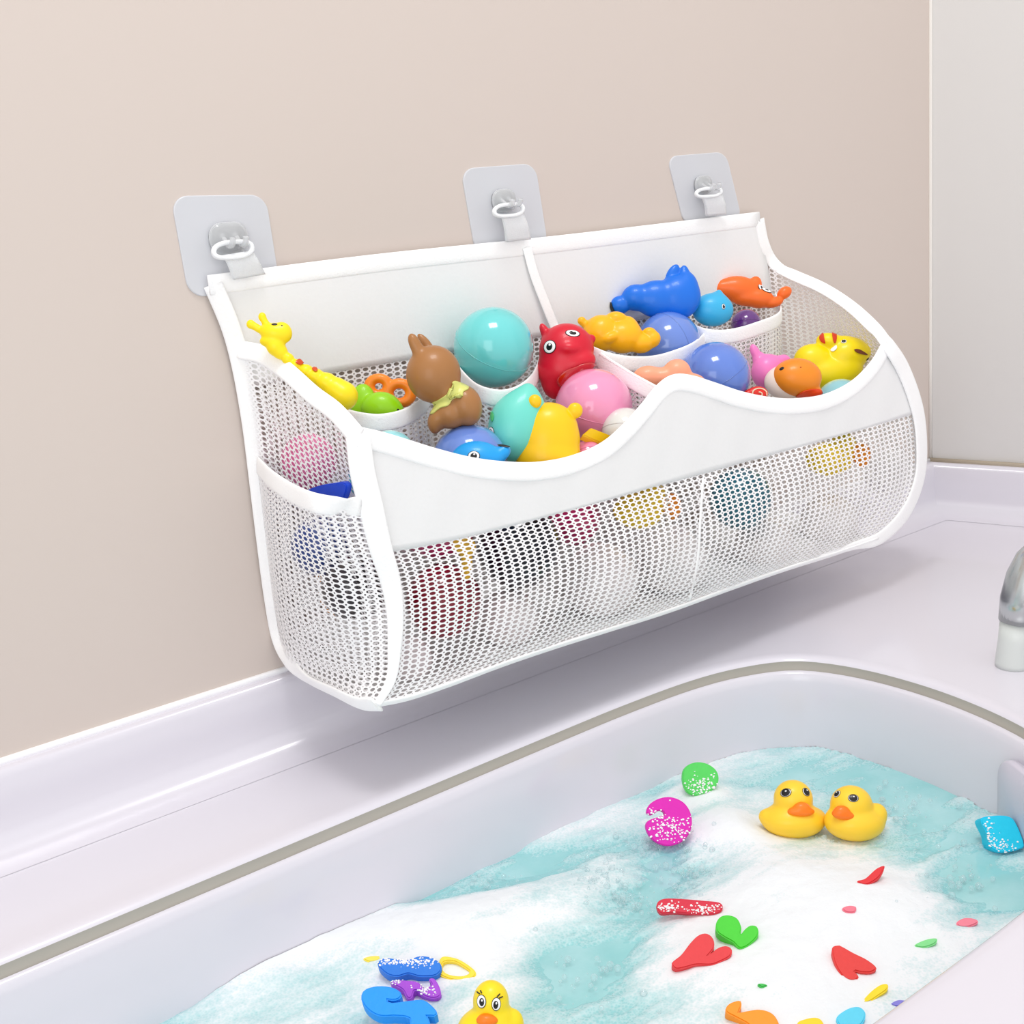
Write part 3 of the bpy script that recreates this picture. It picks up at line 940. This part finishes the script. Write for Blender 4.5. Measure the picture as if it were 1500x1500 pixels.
t = Toy('aqua_whale_toy', 753, 622, y=-.093, col=(110, 216, 200))
t.add(757, 622, 42, 46, 34).add(752, 640, 36, 38, 32).add(768, 600, 32, 32, 26).add(773, 582, 17, 17, 15).add(774, 571, 8, 9, 8)
t.build(None, 'aqua rounded toy with a pointed top behind the yellow bear toy', k=4)
t.eye(719, 634, 4.5, 8, 0.6)
t.patch('leaf_mark', [(721, 603), (724, 609), (722, 618), (720, 612)], vinyl((70, 190, 110)), label='green mark')
t = Toy('elephant_toy', 702, 668, y=-.112, col=(20, 160, 236))
t.add(698, 676, 40, 31, 26).add(730, 668, 14, 11, 12, rot=-35).add(738, 661, 11, 10, 10, rot=-35)
t.build(None, 'bright blue elephant toy with a white-rimmed eye peeking over the rim')
t.eye(694, 668, 8, 7, 0.6); t.dot('trunk_opening', 738, 653, 6, 3, BLACK, rot=-15)
t = Toy('bear_toy', 803, 640, y=-.108, col=(255, 200, 0))
t.add(804, 629, 43, 40, 33).add(803, 645, 47, 50, 35).add(802, 668, 49, 46, 36).add(783, 590, 10, 10.5, 8, d=22).add(842, 602, 11.5, 12, 9, d=8)
t.build(None, 'yellow bear toy seen from behind with two round ears at the front rim', k=1.0)
# yellow tag block
def block(name, poly, y, thick, m, label):
    top = [atY(a, b, y) for a, b in poly]
    bm = bmesh.new()
    v1 = [bm.verts.new(p) for p in top]; v2 = [bm.verts.new(p + Vector((0, 0.004, -thick))) for p in top]
    bm.faces.new(v1); bm.faces.new(v2[::-1])
    for i in range(len(top)):
        j = (i + 1) % len(top)
        bm.faces.new((v1[j], v1[i], v2[i], v2[j]))
    bmesh.ops.bevel(bm, geom=list(bm.edges), offset=0.0006, segments=2, affect='EDGES')
    o = bm_obj(name, bm, m, smooth=False)
    rebase(o, sum(top, Vector()) / len(top) - Vector((0, 0, thick)))
    tag(o, label, 'toy block')
    return o
block('toy_block', [(853, 637), (866, 626), (897, 638), (887, 652)], -.121, 0.004, vinyl((250, 205, 0)), 'small flat yellow block in front of the pink ball')

# -- right compartment
t = Toy('lying_bear_toy', 905, 488, y=-.048, col=(255, 184, 0))
t.add(881, 488, 27, 27, 24).add(852, 470, 6.5, 6.5, 6).add(858, 475, 7, 6, 6).add(903, 467, 16, 11, 14, rot=5).add(912, 493, 30, 25, 24).add(925, 484, 13, 22, 15, rot=-20).add(938, 503, 20, 15, 16).add(951, 487, 10, 8, 10).add(956, 497, 12, 13, 12, rot=30)
t.add(893, 497, 14, 8, 10, d=17, rot=-20)
t.build(None, 'orange-yellow bear toy lying on its back in the third inner pocket', k=1.3)
ball(979, 505, -.040, 48, (104, 138, 218), 'periwinkle ball in the third inner pocket under the big blue toy', (.9, -.1, .2))
t = Toy('blue_whale_toy', 960, 430, y=-.026, col=(0, 110, 222))
t.add(994, 435, 33, 33, 21).add(963, 438, 34, 28, 20).add(932, 436, 22, 20, 17).add(908, 447, 15, 14, 12).add(985, 400, 8, 15, 6, rot=32).add(1003, 404, 8, 16, 6, rot=-4).add(1006, 422, 17, 24, 15)
t.build(None, 'big royal blue toy with pointed fins at the top of the pile', k=1.8)
t.patch('snout_opening', [(893, 446), (896, 443), (899, 452), (903, 459), (898, 459), (894, 454)], BLACK)
t = Toy('small_whale_toy', 1043, 453, y=-.046, col=(54, 178, 226))
t.add(1044, 454, 31, 25, 22).add(1052, 433, 6, 9, 6, rot=15).add(1051, 439, 12, 9, 10)
t.build(None, 'small sky blue whale toy between the big blue toy and the orange lobster toy')
t.eye(1060, 449, 2.5, 4, 0.7)
t = Toy('lobster_toy', 1100, 430, y=-.022, col=(250, 110, 30))
t.add(1082, 423, 30, 19, 15, rot=5).add(1060, 422, 16, 13, 11).add(1044, 424, 9, 9, 8).add(1105, 420, 11, 16, 9, rot=15).add(1112, 437, 21, 15, 14).add(1133, 443, 15, 8, 9, rot=-15).add(1149, 429, 12, 9, 9, rot=-35).add(1096, 436, 26, 13, 13)
t.build(None, 'orange lobster toy with raised claw at the right end of the back pocket', k=1.3)
for px, py in ((1115, 412), (1123, 416)):
    t.eye(px, py + 9, 4, 5, 0.4)
ball(1093, 475, -.048, 22, (92, 30, 120), 'small purple ball under the orange lobster toy', (.3, .3, .9))
ball(1048, 552, -.088, 51, (92, 128, 214), 'periwinkle ball with raised seam behind the right part of the rim', (-.35, .2, .8))
t = Toy('peach_toy', 985, 552, y=-.100, col=(255, 168, 132))
t.add(950, 553, 24, 18, 16).add(972, 553, 20, 15, 16).add(992, 546, 21, 21, 18).add(1012, 560, 22, 14, 16)
t.build(None, 'peach coloured wavy toy behind the peak of the rim')
t = Toy('pink_star_toy', 1124, 540, y=-.078, col=(248, 130, 196))
t.add(1125, 545, 25, 27, 20).add(1106, 516, 7, 13, 7, rot=-22).add(1112, 526, 10, 11, 8).add(1148, 527, 10, 8, 8).add(1138, 530, 14, 9, 10)
t.build(None, 'pink toy with a pointed ear between the periwinkle ball and the orange fish toy', k=1.5)
t = Toy('orange_fish_toy', 1165, 555, y=-.106, col=(242, 140, 24))
t.add(1167, 553, 37, 29, 27).add(1187, 574, 18, 10, 12)
t.build(None, 'round orange fish toy with pale underside at the right part of the rim')
lin_ = Toy('under_shell', 1160, 560, y=-.106, col=(248, 228, 214)); lin_.anchor = t.anchor; lin_.s = t.s
lin_.add(1155, 559, 35, 27, 20, d=-6)
lin_.build(t.o)
lin_.o['label'] = 'pale cream underside'
t.black_eye(1145, 540, 2.6); t.dot('nostril', 1173, 538, 1.2, 1, vinyl((190, 90, 0)))
t.patch('mouth', [(1166, 583), (1172, 575), (1185, 570), (1198, 570), (1204, 575), (1196, 580)], vinyl((235, 70, 10)))
# red spiral
t = Toy('snail_toy', 1109, 577, y=-.118, col=(226, 36, 20))
t.add(1110, 577, 16, 12, 8).add(1095, 578, 7, 7, 7)
t.build(None, 'small red snail toy with a cream spiral at the rim', voxel=0.9, smooth=3)
sp_ = []
for i in range(14):
    a = -0.3 + i * 0.62; rr = 12.5 * (1 - i / 18)
    p, n = t.hit(1111 + rr * math.cos(a), 577 - rr * 0.75 * math.sin(a))
    if p: sp_.append(p + n * 0.0003)
under(tube('spiral', sp_, 0.00045, vinyl((250, 225, 190)), None, 60, False, (0, -1, 0)), t.o)
t = Toy('tiger_duck_toy', 1215, 525, y=-.074, col=(255, 226, 0))
t.add(1190, 528, 28, 25, 22).add(1215, 500, 20, 13, 16, rot=8).add(1240, 519, 32, 25, 24, rot=-20).add(1257, 520, 20, 15, 18, rot=-30).add(1213, 548, 42, 26, 26).add(1238, 540, 26, 22, 22).add(1236, 500, 12, 8, 10)
t.build(None, 'yellow toy with red-brown stripes at the right end of the organizer')
for poly in ([(1201, 494), (1206, 489), (1208, 497), (1209, 503), (1203, 500)], [(1219, 488), (1224, 488), (1225, 496), (1223, 503), (1220, 498)]):
    t.patch('stripe', poly, vinyl((214, 58, 16)), label='red-brown stripe')
t.eye(1236, 500, 3, 3.6, 0.75)
t.patch('brow', [(1251, 512), (1258, 512), (1267, 517), (1270, 520), (1262, 519), (1254, 516)], vinyl((120, 60, 30)), label='brown brow')
t.dot('nostril', 1271, 526, 2, 2, BLACK)
t.patch('cheek_mark', [(1217, 513), (1225, 506), (1226, 511), (1221, 515)], WHITEP, label='white tuft')
ball(1232, 592, -.106, 37, (150, 212, 222), 'pale turquoise ball behind the rim at the right end', (.2, .3, .9))

# -- lower layer, seen through the netting
ball(640, 760, -.080, 60, (214, 70, 130), 'deep pink ball seen through the front netting at the left', name='play_ball')
ball(760, 800, -.095, 62, (22, 26, 44), 'dark navy ball seen through the front netting left of centre')
ball(650, 880, -.094, 56, (150, 28, 52), 'dark crimson ball at the bottom left of the front netting')
ball(840, 760, -.060, 40, (200, 40, 110), 'magenta ball just under the front band left of centre')
ball(745, 905, -.094, 44, (240, 232, 232), 'white ball at the very bottom of the front netting under the dark navy ball')
ball(600, 965, -.096, 34, (238, 228, 230), 'small white ball in the bottom left corner behind the front netting')
ball(880, 850, -.094, 56, (240, 234, 234), 'white ball low behind the front netting, left of the centre seam')
ball(985, 820, -.098, 52, (236, 232, 232), 'white ball low behind the front netting, beside the centre seam')
ball(1085, 730, -.092, 46, (40, 120, 140), 'dark teal ball just right of the centre seam behind the netting')
ball(1120, 800, -.092, 44, (238, 232, 230), 'white ball at the bottom right of the centre seam')
ball(1215, 765, -.092, 42, (240, 236, 234), 'white ball at the bottom right behind the netting')
ball(1300, 690, -.085, 36, (238, 236, 236), 'white ball at the far right end behind the netting')
ball(452, 676, -.030, 42, (238, 120, 176), 'pink ball seen through the left side netting')
ball(520, 860, -.080, 50, (40, 32, 40), 'black ball seen through the left side netting')
ball(470, 800, -.050, 44, (44, 70, 140), 'dark blue ball seen through the left side netting')
ball(545, 700, -.088, 36, (80, 190, 222), 'sky blue ball near the left front corner behind the netting')
for (px, py, y, s_, lab) in ((935, 748, -.105, 1.0, 'yellow duck toy with orange beak behind the netting left of the centre seam'),
                            (1215, 672, -.100, .95, 'yellow duck toy with orange beak behind the netting at the right')):
    t = Toy('rubber_duck', px, py, y=y, col=(250, 214, 60))
    t.add(px, py, 38 * s_, 27 * s_, 22 * s_).add(px + 22 * s_, py - 22 * s_, 20 * s_, 20 * s_, 18 * s_)
    t.build(None, lab, 'rubber duck', 'ducks inside the organizer')
    bk = Toy('beak', px + 50 * s_, py, y=y, col=(246, 150, 30)); bk.anchor = t.anchor; bk.s = t.s
    bk.add(px + 50 * s_, py - 6 * s_, 14 * s_, 20 * s_, 12 * s_).add(px + 40 * s_, py - 12 * s_, 14, 12, 10)
    bk.build(t.o)
t = Toy('giraffe_figure', 680, 810, y=-.118, col=(250, 200, 60))
t.add(680, 800, 18, 14, 10).add(684, 822, 9, 30, 8).add(670, 785, 6, 10, 6)
t.build(None, 'yellow toy pressed against the front netting at the left')
# ------------------------------------------------------------ toys in the bath
def duck(px, py, z, sc_, col, label, style, turn=1):
    t = Toy('rubber_duck', px, py, z=z, col=col)
    return t
YD = (255, 208, 50)
# two ducks afloat
t = Toy('rubber_duck', 1161, 1190, z=-.053, col=YD)
t.add(1162, 1201, 47, 27, 36).add(1162, 1170, 29, 28, 27).add(1197, 1199, 13, 13, 14).add(1123, 1196, 12, 11, 12).add(1160, 1188, 26, 18, 24)
t.build(None, 'left duck of the floating pair, pale yellow with orange beak facing forward', 'rubber duck', 'pair of ducks in the foam')
t.eye(1151, 1161, 5.4, 5.8, 0.88); t.eye(1181, 1160, 4.3, 5.8, 0.88)
bk = Toy('beak', 1167, 1180, z=-.053, col=(255, 128, 16)); bk.anchor = t.anchor; bk.s = t.s
bk.add(1167, 1182, 20, 8, 9, d=27).add(1168, 1177, 12, 9, 9, d=27)
bk.build(t.o, voxel=.8, smooth=3, k=1.5); bk.o['label'] = 'orange beak'
t = Toy('rubber_duck', 1250, 1196, z=-.053, col=YD)
t.add(1252, 1205, 44, 27, 36).add(1247, 1178, 31, 28, 28).add(1284, 1193, 16, 17, 15).add(1250, 1193, 30, 18, 26).add(1222, 1200, 13, 16, 14)
t.build(None, 'right duck of the floating pair, turned left towards the other duck', 'rubber duck', 'pair of ducks in the foam')
t.eye(1226, 1163, 3, 5.3, 0.85, rot=20); t.eye(1250, 1169, 5.8, 5.4, 0.88)
bk = Toy('beak', 1229, 1186, z=-.053, col=(255, 122, 16)); bk.anchor = t.anchor; bk.s = t.s
bk.add(1230, 1188, 18, 8, 9, d=23, rot=8).add(1227, 1183, 12, 9, 9, d=23)
bk.build(t.o, voxel=.8, smooth=3, k=1.5); bk.o['label'] = 'orange beak'
# front duck
t = Toy('rubber_duck', 716, 1480, z=-.050, col=(250, 222, 24))
t.add(719, 1466, 27, 30, 26).add(716, 1512, 48, 38, 38).add(722, 1490, 31, 26, 28).add(752, 1500, 16, 22, 16)
t.build(None, 'bright yellow duck with big lashed eyes at the bottom edge near the blue foam letters', 'rubber duck')
t.eye(705, 1467, 6, 8.5, 0.62, 1, 1); t.eye(727, 1471, 6, 8.5, 0.62, -1, 1)
for a, b, c_, d_ in ((703, 1456, 699, 1453), (706, 1455, 704, 1451), (731, 1462, 736, 1460), (728, 1460, 732, 1456)):
    p1, n1 = t.hit(a, b); p2, n2 = t.hit(c_, d_)
    if p1 and p2: under(tube('eyelash', [p1 + n1 * .0002, (p1 + p2) / 2 + n1 * .0004, p2 + n2 * .0002], 0.0003, BLACK, None, 8, False, (1, 0, 0)), t.o)
bk = Toy('beak', 714, 1486, z=-.050, col=(255, 126, 10)); bk.anchor = t.anchor; bk.s = t.s
bk.add(714, 1484, 16, 8, 10, d=26).add(713, 1481, 12, 7, 9, d=26)
bk.build(t.o, voxel=.8, smooth=3, k=1.5); bk.o['label'] = 'orange upper beak'
bk = Toy('lower_beak', 714, 1496, z=-.050, col=(230, 110, 70)); bk.anchor = t.anchor; bk.s = t.s
bk.add(713, 1495, 11, 8, 8, d=24)
bk.build(t.o, voxel=.8, smooth=3, k=1.5)

# foam letters: cut from thick soft sheet, lying in the foam
SUDS = mat('soap_suds', (250, 250, 252), 0.5)
SHEET = {}
def sheet(rgb):
    if rgb not in SHEET:
        SHEET[rgb] = mat('foam_sheet_%d_%d_%d' % rgb, rgb, 0.55, noise=0.05, nscale=300, bump=0.2)
    return SHEET[rgb]
def foam_letter(name, poly, rgb, label, lift=0.006, tilt=0.45, thick=0.007, holes=(), cat='foam letter', n=64, anchor=None, normal=None, ride=True, back=0.0, suds=None):
    c = (sum(p[0] for p in poly) / len(poly), sum(p[1] for p in poly) / len(poly))
    a = atZ(c[0], c[1], ZW + lift)
    nrm = (Vector((0, 0, 1)) * (1 - tilt) + BACK * tilt).normalized()
    if normal is not None: nrm = Vector(normal)
    if anchor is not None: a = Vector(anchor); ride = False
    def on(px, py):
        r = ray(px, py)
        return CAM + r * ((a - CAM).dot(nrm) / r.dot(nrm))
    if ride:      # lift it along the line of sight until its whole upper face clears the suds
        for _ in range(30):
            low = min((lambda q5: q5.z - ZW - foam_h(q5.x, q5.y))(on(x, y)) for x, y in poly)
            if low > back: break
            lift += 0.0012
            a = atZ(c[0], c[1], ZW + lift)
    loops = [smooth_line([(x, y, 0) for x, y in poly], n, True)[:, :2]] + [smooth_line([(x, y, 0) for x, y in h], 24, True)[:, :2] for h in holes]
    bm = bmesh.new()
    ed = []
    top_loops = []
    for L in loops:
        vs = [bm.verts.new(on(x, y)) for x, y in L]
        top_loops.append(vs)
        for i in range(len(vs)): ed.append(bm.edges.new((vs[i], vs[(i + 1) % len(vs)])))
    bmesh.ops.triangle_fill(bm, edges=ed, use_beauty=True)
    bmesh.ops.recalc_face_normals(bm, faces=bm.faces)
    for f in bm.faces:
        f.normal_update()
    fs = list(bm.faces)
    if sum(f.normal.dot(nrm) for f in fs) < 0:
        for f in fs: f.normal_flip()
    # soft edge then walls
    bound = [e for e in bm.edges if len(e.link_faces) == 1]
    r1 = bmesh.ops.extrude_edge_only(bm, edges=bound)
    vs = [v for v in r1['geom'] if isinstance(v, bmesh.types.BMVert)]
    for v in vs: v.co -= nrm * thick
    ed2 = [e for e in r1['geom'] if isinstance(e, bmesh.types.BMEdge)]
    bmesh.ops.triangle_fill(bm, edges=ed2, use_beauty=True)
    bmesh.ops.bevel(bm, geom=bound, offset=0.0007, segments=2, affect='EDGES')
    o = bm_obj(name, bm, sheet(rgb), smooth=False)
    lo = min(v.co.z for v in o.data.vertices)
    rebase(o, Vector((a.x, a.y, lo)))
    tag(o, label, cat, None)
    if suds:
        rg = random.Random(len(label))
        sb = bmesh.new()
        L = loops[0]
        def inside(x, y):
            r_, j = False, len(L) - 1
            for i in range(len(L)):
                if (L[i][1] > y) != (L[j][1] > y) and x < (L[j][0] - L[i][0]) * (y - L[i][1]) / (L[j][1] - L[i][1] + 1e-9) + L[i][0]: r_ = not r_
                j = i
            return r_
        sc_ = scale_at(a)
        for (sx, sy, rx, ry, cnt) in suds:
            for _ in range(cnt):
                x, y = sx + rg.gauss(0, rx * .5), sy + rg.gauss(0, ry * .5)
                if not inside(x, y): continue
                q6 = on(x, y); rr = rg.uniform(.7, 2.1) * sc_
                bmesh.ops.create_icosphere(sb, subdivisions=1, radius=rr, matrix=Matrix.Translation(q6) @ Matrix.Diagonal((1, 1, .7, 1)))
        so = bm_obj('suds', sb, SUDS)
        so['kind'] = 'stuff'
        under(so, o)
        so['label'] = 'white suds clinging to it'
    return o
foam_letter('foam_number', [(947, 1190), (953, 1177), (968, 1169), (985, 1168), (1002, 1176), (1012, 1192), (1013, 1212), (1004, 1229), (988, 1238), (970, 1238), (954, 1228), (946, 1212), (950, 1202), (966, 1196), (974, 1192), (966, 1187), (955, 1194)], (222, 22, 178), 'magenta curled foam number with suds stuck on it, left of the green disc', lift=.022, tilt=.75, thick=.008, suds=[(982, 1214, 36, 22, 170), (960, 1192, 14, 8, 40)])
foam_letter('foam_disc', [(1000, 1143), (1003, 1126), (1018, 1117), (1036, 1119), (1050, 1130), (1052, 1146), (1040, 1160), (1020, 1166), (1006, 1160)], (86, 214, 96), 'green round foam piece at the top of the foam, above the magenta number', lift=.016, tilt=.8, suds=[(1032, 1152, 36, 16, 160)])
foam_letter('foam_letter', [(962, 1325), (970, 1317), (990, 1316), (1030, 1319), (1054, 1322), (1059, 1330), (1052, 1338), (1030, 1340), (990, 1337), (968, 1338)], (214, 40, 66), 'red bar-shaped foam letter dotted with suds', lift=.011, tilt=.6, thick=.006, suds=[(980, 1329, 18, 8, 60), (1030, 1331, 26, 8, 80)])
foam_letter('foam_number', [(1049, 1352), (1056, 1342), (1068, 1340), (1080, 1345), (1086, 1358), (1085, 1368), (1092, 1360), (1100, 1355), (1109, 1357), (1111, 1368), (1104, 1378), (1092, 1387), (1082, 1388), (1074, 1380), (1060, 1372), (1050, 1364)], (64, 206, 40), 'green curled foam number beside the red letters', lift=.012, tilt=.4)
foam_letter('foam_letter', [(984, 1410), (998, 1398), (1012, 1380), (1024, 1369), (1036, 1367), (1045, 1375), (1046, 1388), (1040, 1397), (1052, 1388), (1064, 1385), (1072, 1390), (1070, 1400), (1056, 1408), (1042, 1413), (1020, 1413), (1004, 1417), (990, 1419)], (222, 50, 56), 'large red forked foam letter left of the green number', lift=.012, tilt=.4)
foam_letter('foam_letter', [(1219, 1388), (1228, 1384), (1234, 1386), (1250, 1395), (1270, 1405), (1284, 1417), (1276, 1424), (1262, 1424), (1252, 1422), (1258, 1430), (1252, 1436), (1240, 1434), (1230, 1424), (1222, 1408)], (224, 54, 50), 'red arrow-shaped foam letter near the near edge of the tub', lift=.011, tilt=.35)
foam_letter('foam_letter', [(1063, 1481), (1068, 1470), (1084, 1465), (1086, 1474), (1083, 1482), (1096, 1480), (1112, 1478), (1128, 1482), (1138, 1492), (1142, 1508), (1130, 1518), (1110, 1515), (1096, 1500), (1078, 1490)], (250, 150, 10), 'orange curled foam letter cut by the bottom edge', lift=.010, tilt=.35)
foam_letter('foam_letter', [(1168, 1499), (1180, 1492), (1196, 1490), (1205, 1496), (1208, 1512), (1180, 1516)], (250, 214, 20), 'yellow foam piece at the bottom edge, right of the orange letter', lift=.006, tilt=.35)
foam_letter('foam_letter', [(1264, 1466), (1276, 1452), (1290, 1442), (1300, 1441), (1300, 1449), (1288, 1458), (1272, 1468)], (246, 218, 20), 'narrow yellow foam piece below the red arrow-shaped letter', lift=.008, tilt=.35)
foam_letter('foam_letter', [(1225, 1492), (1240, 1478), (1258, 1474), (1268, 1484), (1262, 1500), (1240, 1510)], (90, 210, 240), 'sky blue foam piece at the bottom edge near the tub rim', lift=.005, tilt=.3)
foam_letter('foam_letter', [(1305, 1470), (1316, 1464), (1330, 1466), (1328, 1472), (1312, 1474)], (130, 124, 214), 'small violet foam piece against the near tub rim', lift=.005, tilt=.3)
foam_letter('foam_block', [(1437, 1200), (1455, 1195), (1478, 1196), (1489, 1207), (1500, 1236), (1494, 1244), (1466, 1249), (1450, 1240), (1446, 1222)], (10, 204, 238), 'bright cyan foam block in the thin foam at the right end of the tub', lift=.010, tilt=.7, thick=.012, suds=[(1448, 1226, 12, 30, 70), (1468, 1240, 26, 10, 60)], cat='foam block')
foam_letter('foam_letter', [(1256, 1290), (1268, 1286), (1284, 1272), (1296, 1268), (1290, 1282), (1278, 1292), (1266, 1296)], (222, 36, 44), 'small red foam piece half sunk in the foam below the pair of ducks', lift=.008, tilt=.4, thick=.004)
foam_letter('foam_letter', [(1234, 1330), (1244, 1326), (1254, 1328), (1252, 1336), (1240, 1336)], (236, 120, 140), 'tiny pink foam piece left of the small red one', lift=.007, tilt=.4, thick=.004)
foam_letter('foam_letter', [(1402, 1350), (1414, 1344), (1430, 1346), (1432, 1352), (1416, 1358), (1404, 1356)], (240, 130, 150), 'pink foam piece near the near rim below the cyan block', lift=.005, tilt=.4, thick=.004)
foam_letter('foam_letter', [(1340, 1384), (1356, 1376), (1372, 1374), (1370, 1382), (1352, 1388)], (130, 222, 140), 'pale green foam piece against the near rim', lift=.005, tilt=.4, thick=.004)
foam_letter('foam_letter', [(1110, 1441), (1118, 1440), (1124, 1443), (1116, 1446)], (60, 190, 80), 'tiny green foam tip under the foam between the red letters', lift=.008, tilt=.4, thick=.004)
# the blue, purple and yellow group
foam_letter('foam_number', [(553, 1412), (562, 1403), (580, 1404), (598, 1405), (614, 1400), (632, 1402), (645, 1411), (646, 1421), (636, 1429), (614, 1430), (598, 1426), (582, 1430), (566, 1426)], (24, 120, 222), 'blue oval foam number lying above the purple letter', lift=.013, tilt=.35, thick=.007, suds=[(590, 1409, 60, 7, 200)])
foam_letter('foam_letter', [(572, 1440), (578, 1435), (600, 1436), (612, 1438), (622, 1446), (632, 1442), (628, 1434), (636, 1433), (644, 1446), (645, 1458), (634, 1462), (620, 1458), (608, 1450), (603, 1461), (596, 1461), (590, 1450), (580, 1444)], (170, 70, 214), 'purple foam letter between the two blue ones', lift=.010, tilt=.35, thick=.006, suds=[(624, 1448, 14, 10, 60), (580, 1438, 14, 4, 25)])
foam_letter('foam_number', [(529, 1463), (533, 1450), (550, 1444), (572, 1445), (586, 1452), (588, 1460), (578, 1465), (566, 1464), (574, 1468), (600, 1465), (620, 1464), (634, 1474), (641, 1484), (634, 1489), (626, 1487), (630, 1500), (622, 1520), (604, 1524), (598, 1512), (600, 1492), (580, 1488), (556, 1488), (538, 1478)], (6, 150, 244), 'large bright blue curled foam number at the bottom edge', lift=.016, tilt=.35, thick=.008)
foam_letter('foam_ring', [(646, 1402), (664, 1402), (680, 1409), (696, 1422), (694, 1431), (676, 1436), (656, 1433), (642, 1424)], (250, 222, 60), 'yellow foam ring right of the blue oval number', lift=.008, tilt=.35, thick=.005, holes=[[(650, 1409), (664, 1408), (678, 1415), (688, 1424), (676, 1429), (658, 1427), (648, 1420)]])
foam_letter('foam_letter', [(532, 1404), (542, 1400), (556, 1400), (556, 1406), (542, 1409)], (246, 226, 90), 'pale yellow foam sliver left of the blue oval number', lift=.008, tilt=.35, thick=.004)

# flat toys pushed into the outside pocket
foam_letter('blue_flat_toy', [(446, 722), (462, 713), (484, 709), (502, 707), (507, 716), (499, 738), (486, 750), (468, 750), (452, 736)], (14, 66, 200), 'dark blue flat toy sticking out of the left side pocket', thick=.004, anchor=atX(485, 720, .3445), normal=(-1, -.1, 0), cat='bath toy')
foam_letter('orange_flat_toy', [(455, 815), (468, 812), (480, 840), (500, 832), (508, 850), (496, 875), (505, 900), (488, 905), (470, 885), (462, 850)], (250, 170, 80), 'orange flat toy low in the left side pocket behind the netting', thick=.004, anchor=atX(482, 860, .362), normal=(-1, -.1, 0), cat='bath toy')

# clear bubbles sitting in the thin foam
def bubbles():
    rg = random.Random(9)
    bm = bmesh.new()
    for (px, py, rx, ry, n) in ((885, 1290, 40, 38, 120), (1010, 1285, 38, 38, 110), (930, 1330, 50, 16, 60), (1330, 1190, 90, 40, 130), (1400, 1290, 60, 50, 90), (960, 1240, 60, 18, 70), (700, 1300, 60, 18, 40), (860, 1440, 70, 40, 60), (1250, 1235, 50, 8, 40)):
        for _ in range(int(n * .7)):
            x, y = rg.gauss(px, rx * .55), rg.gauss(py, ry * .55)
            if x > 1490: continue
            p = atZ(x, y, ZW + .002)
            if p.y > -.145 or p.x > .69 or p.y < -.44: continue
            z = ZW + foam_h(p.x, p.y)
            r = rg.choice((.0005, .0006, .0008, .0008, .0011, .0016, .0022))
            bmesh.ops.create_icosphere(bm, subdivisions=2, radius=r, matrix=Matrix.Translation((p.x, p.y, z + r * .2)))
    m, t, bs = pbsdf('bubble_skin')
    bs.inputs['Base Color'].default_value = (*lin((206, 230, 234)), 1)
    bs.inputs['Roughness'].default_value = 0.04
    bs.inputs['Coat Weight'].default_value = 0.6
    lw = t.nodes.new('ShaderNodeLayerWeight'); lw.inputs[0].default_value = 0.45
    mr = t.nodes.new('ShaderNodeMapRange'); mr.inputs[3].default_value = 0.12; mr.inputs[4].default_value = 0.6
    t.links.new(lw.outputs['Facing'], mr.inputs[0]); t.links.new(mr.outputs[0], bs.inputs['Alpha'])
    o = bm_obj('soap_bubbles', bm, m)
    o['kind'] = 'stuff'
    tag(o, 'tiny clear soap bubbles sitting on the thin foam and open water', 'bubbles')
bubbles()
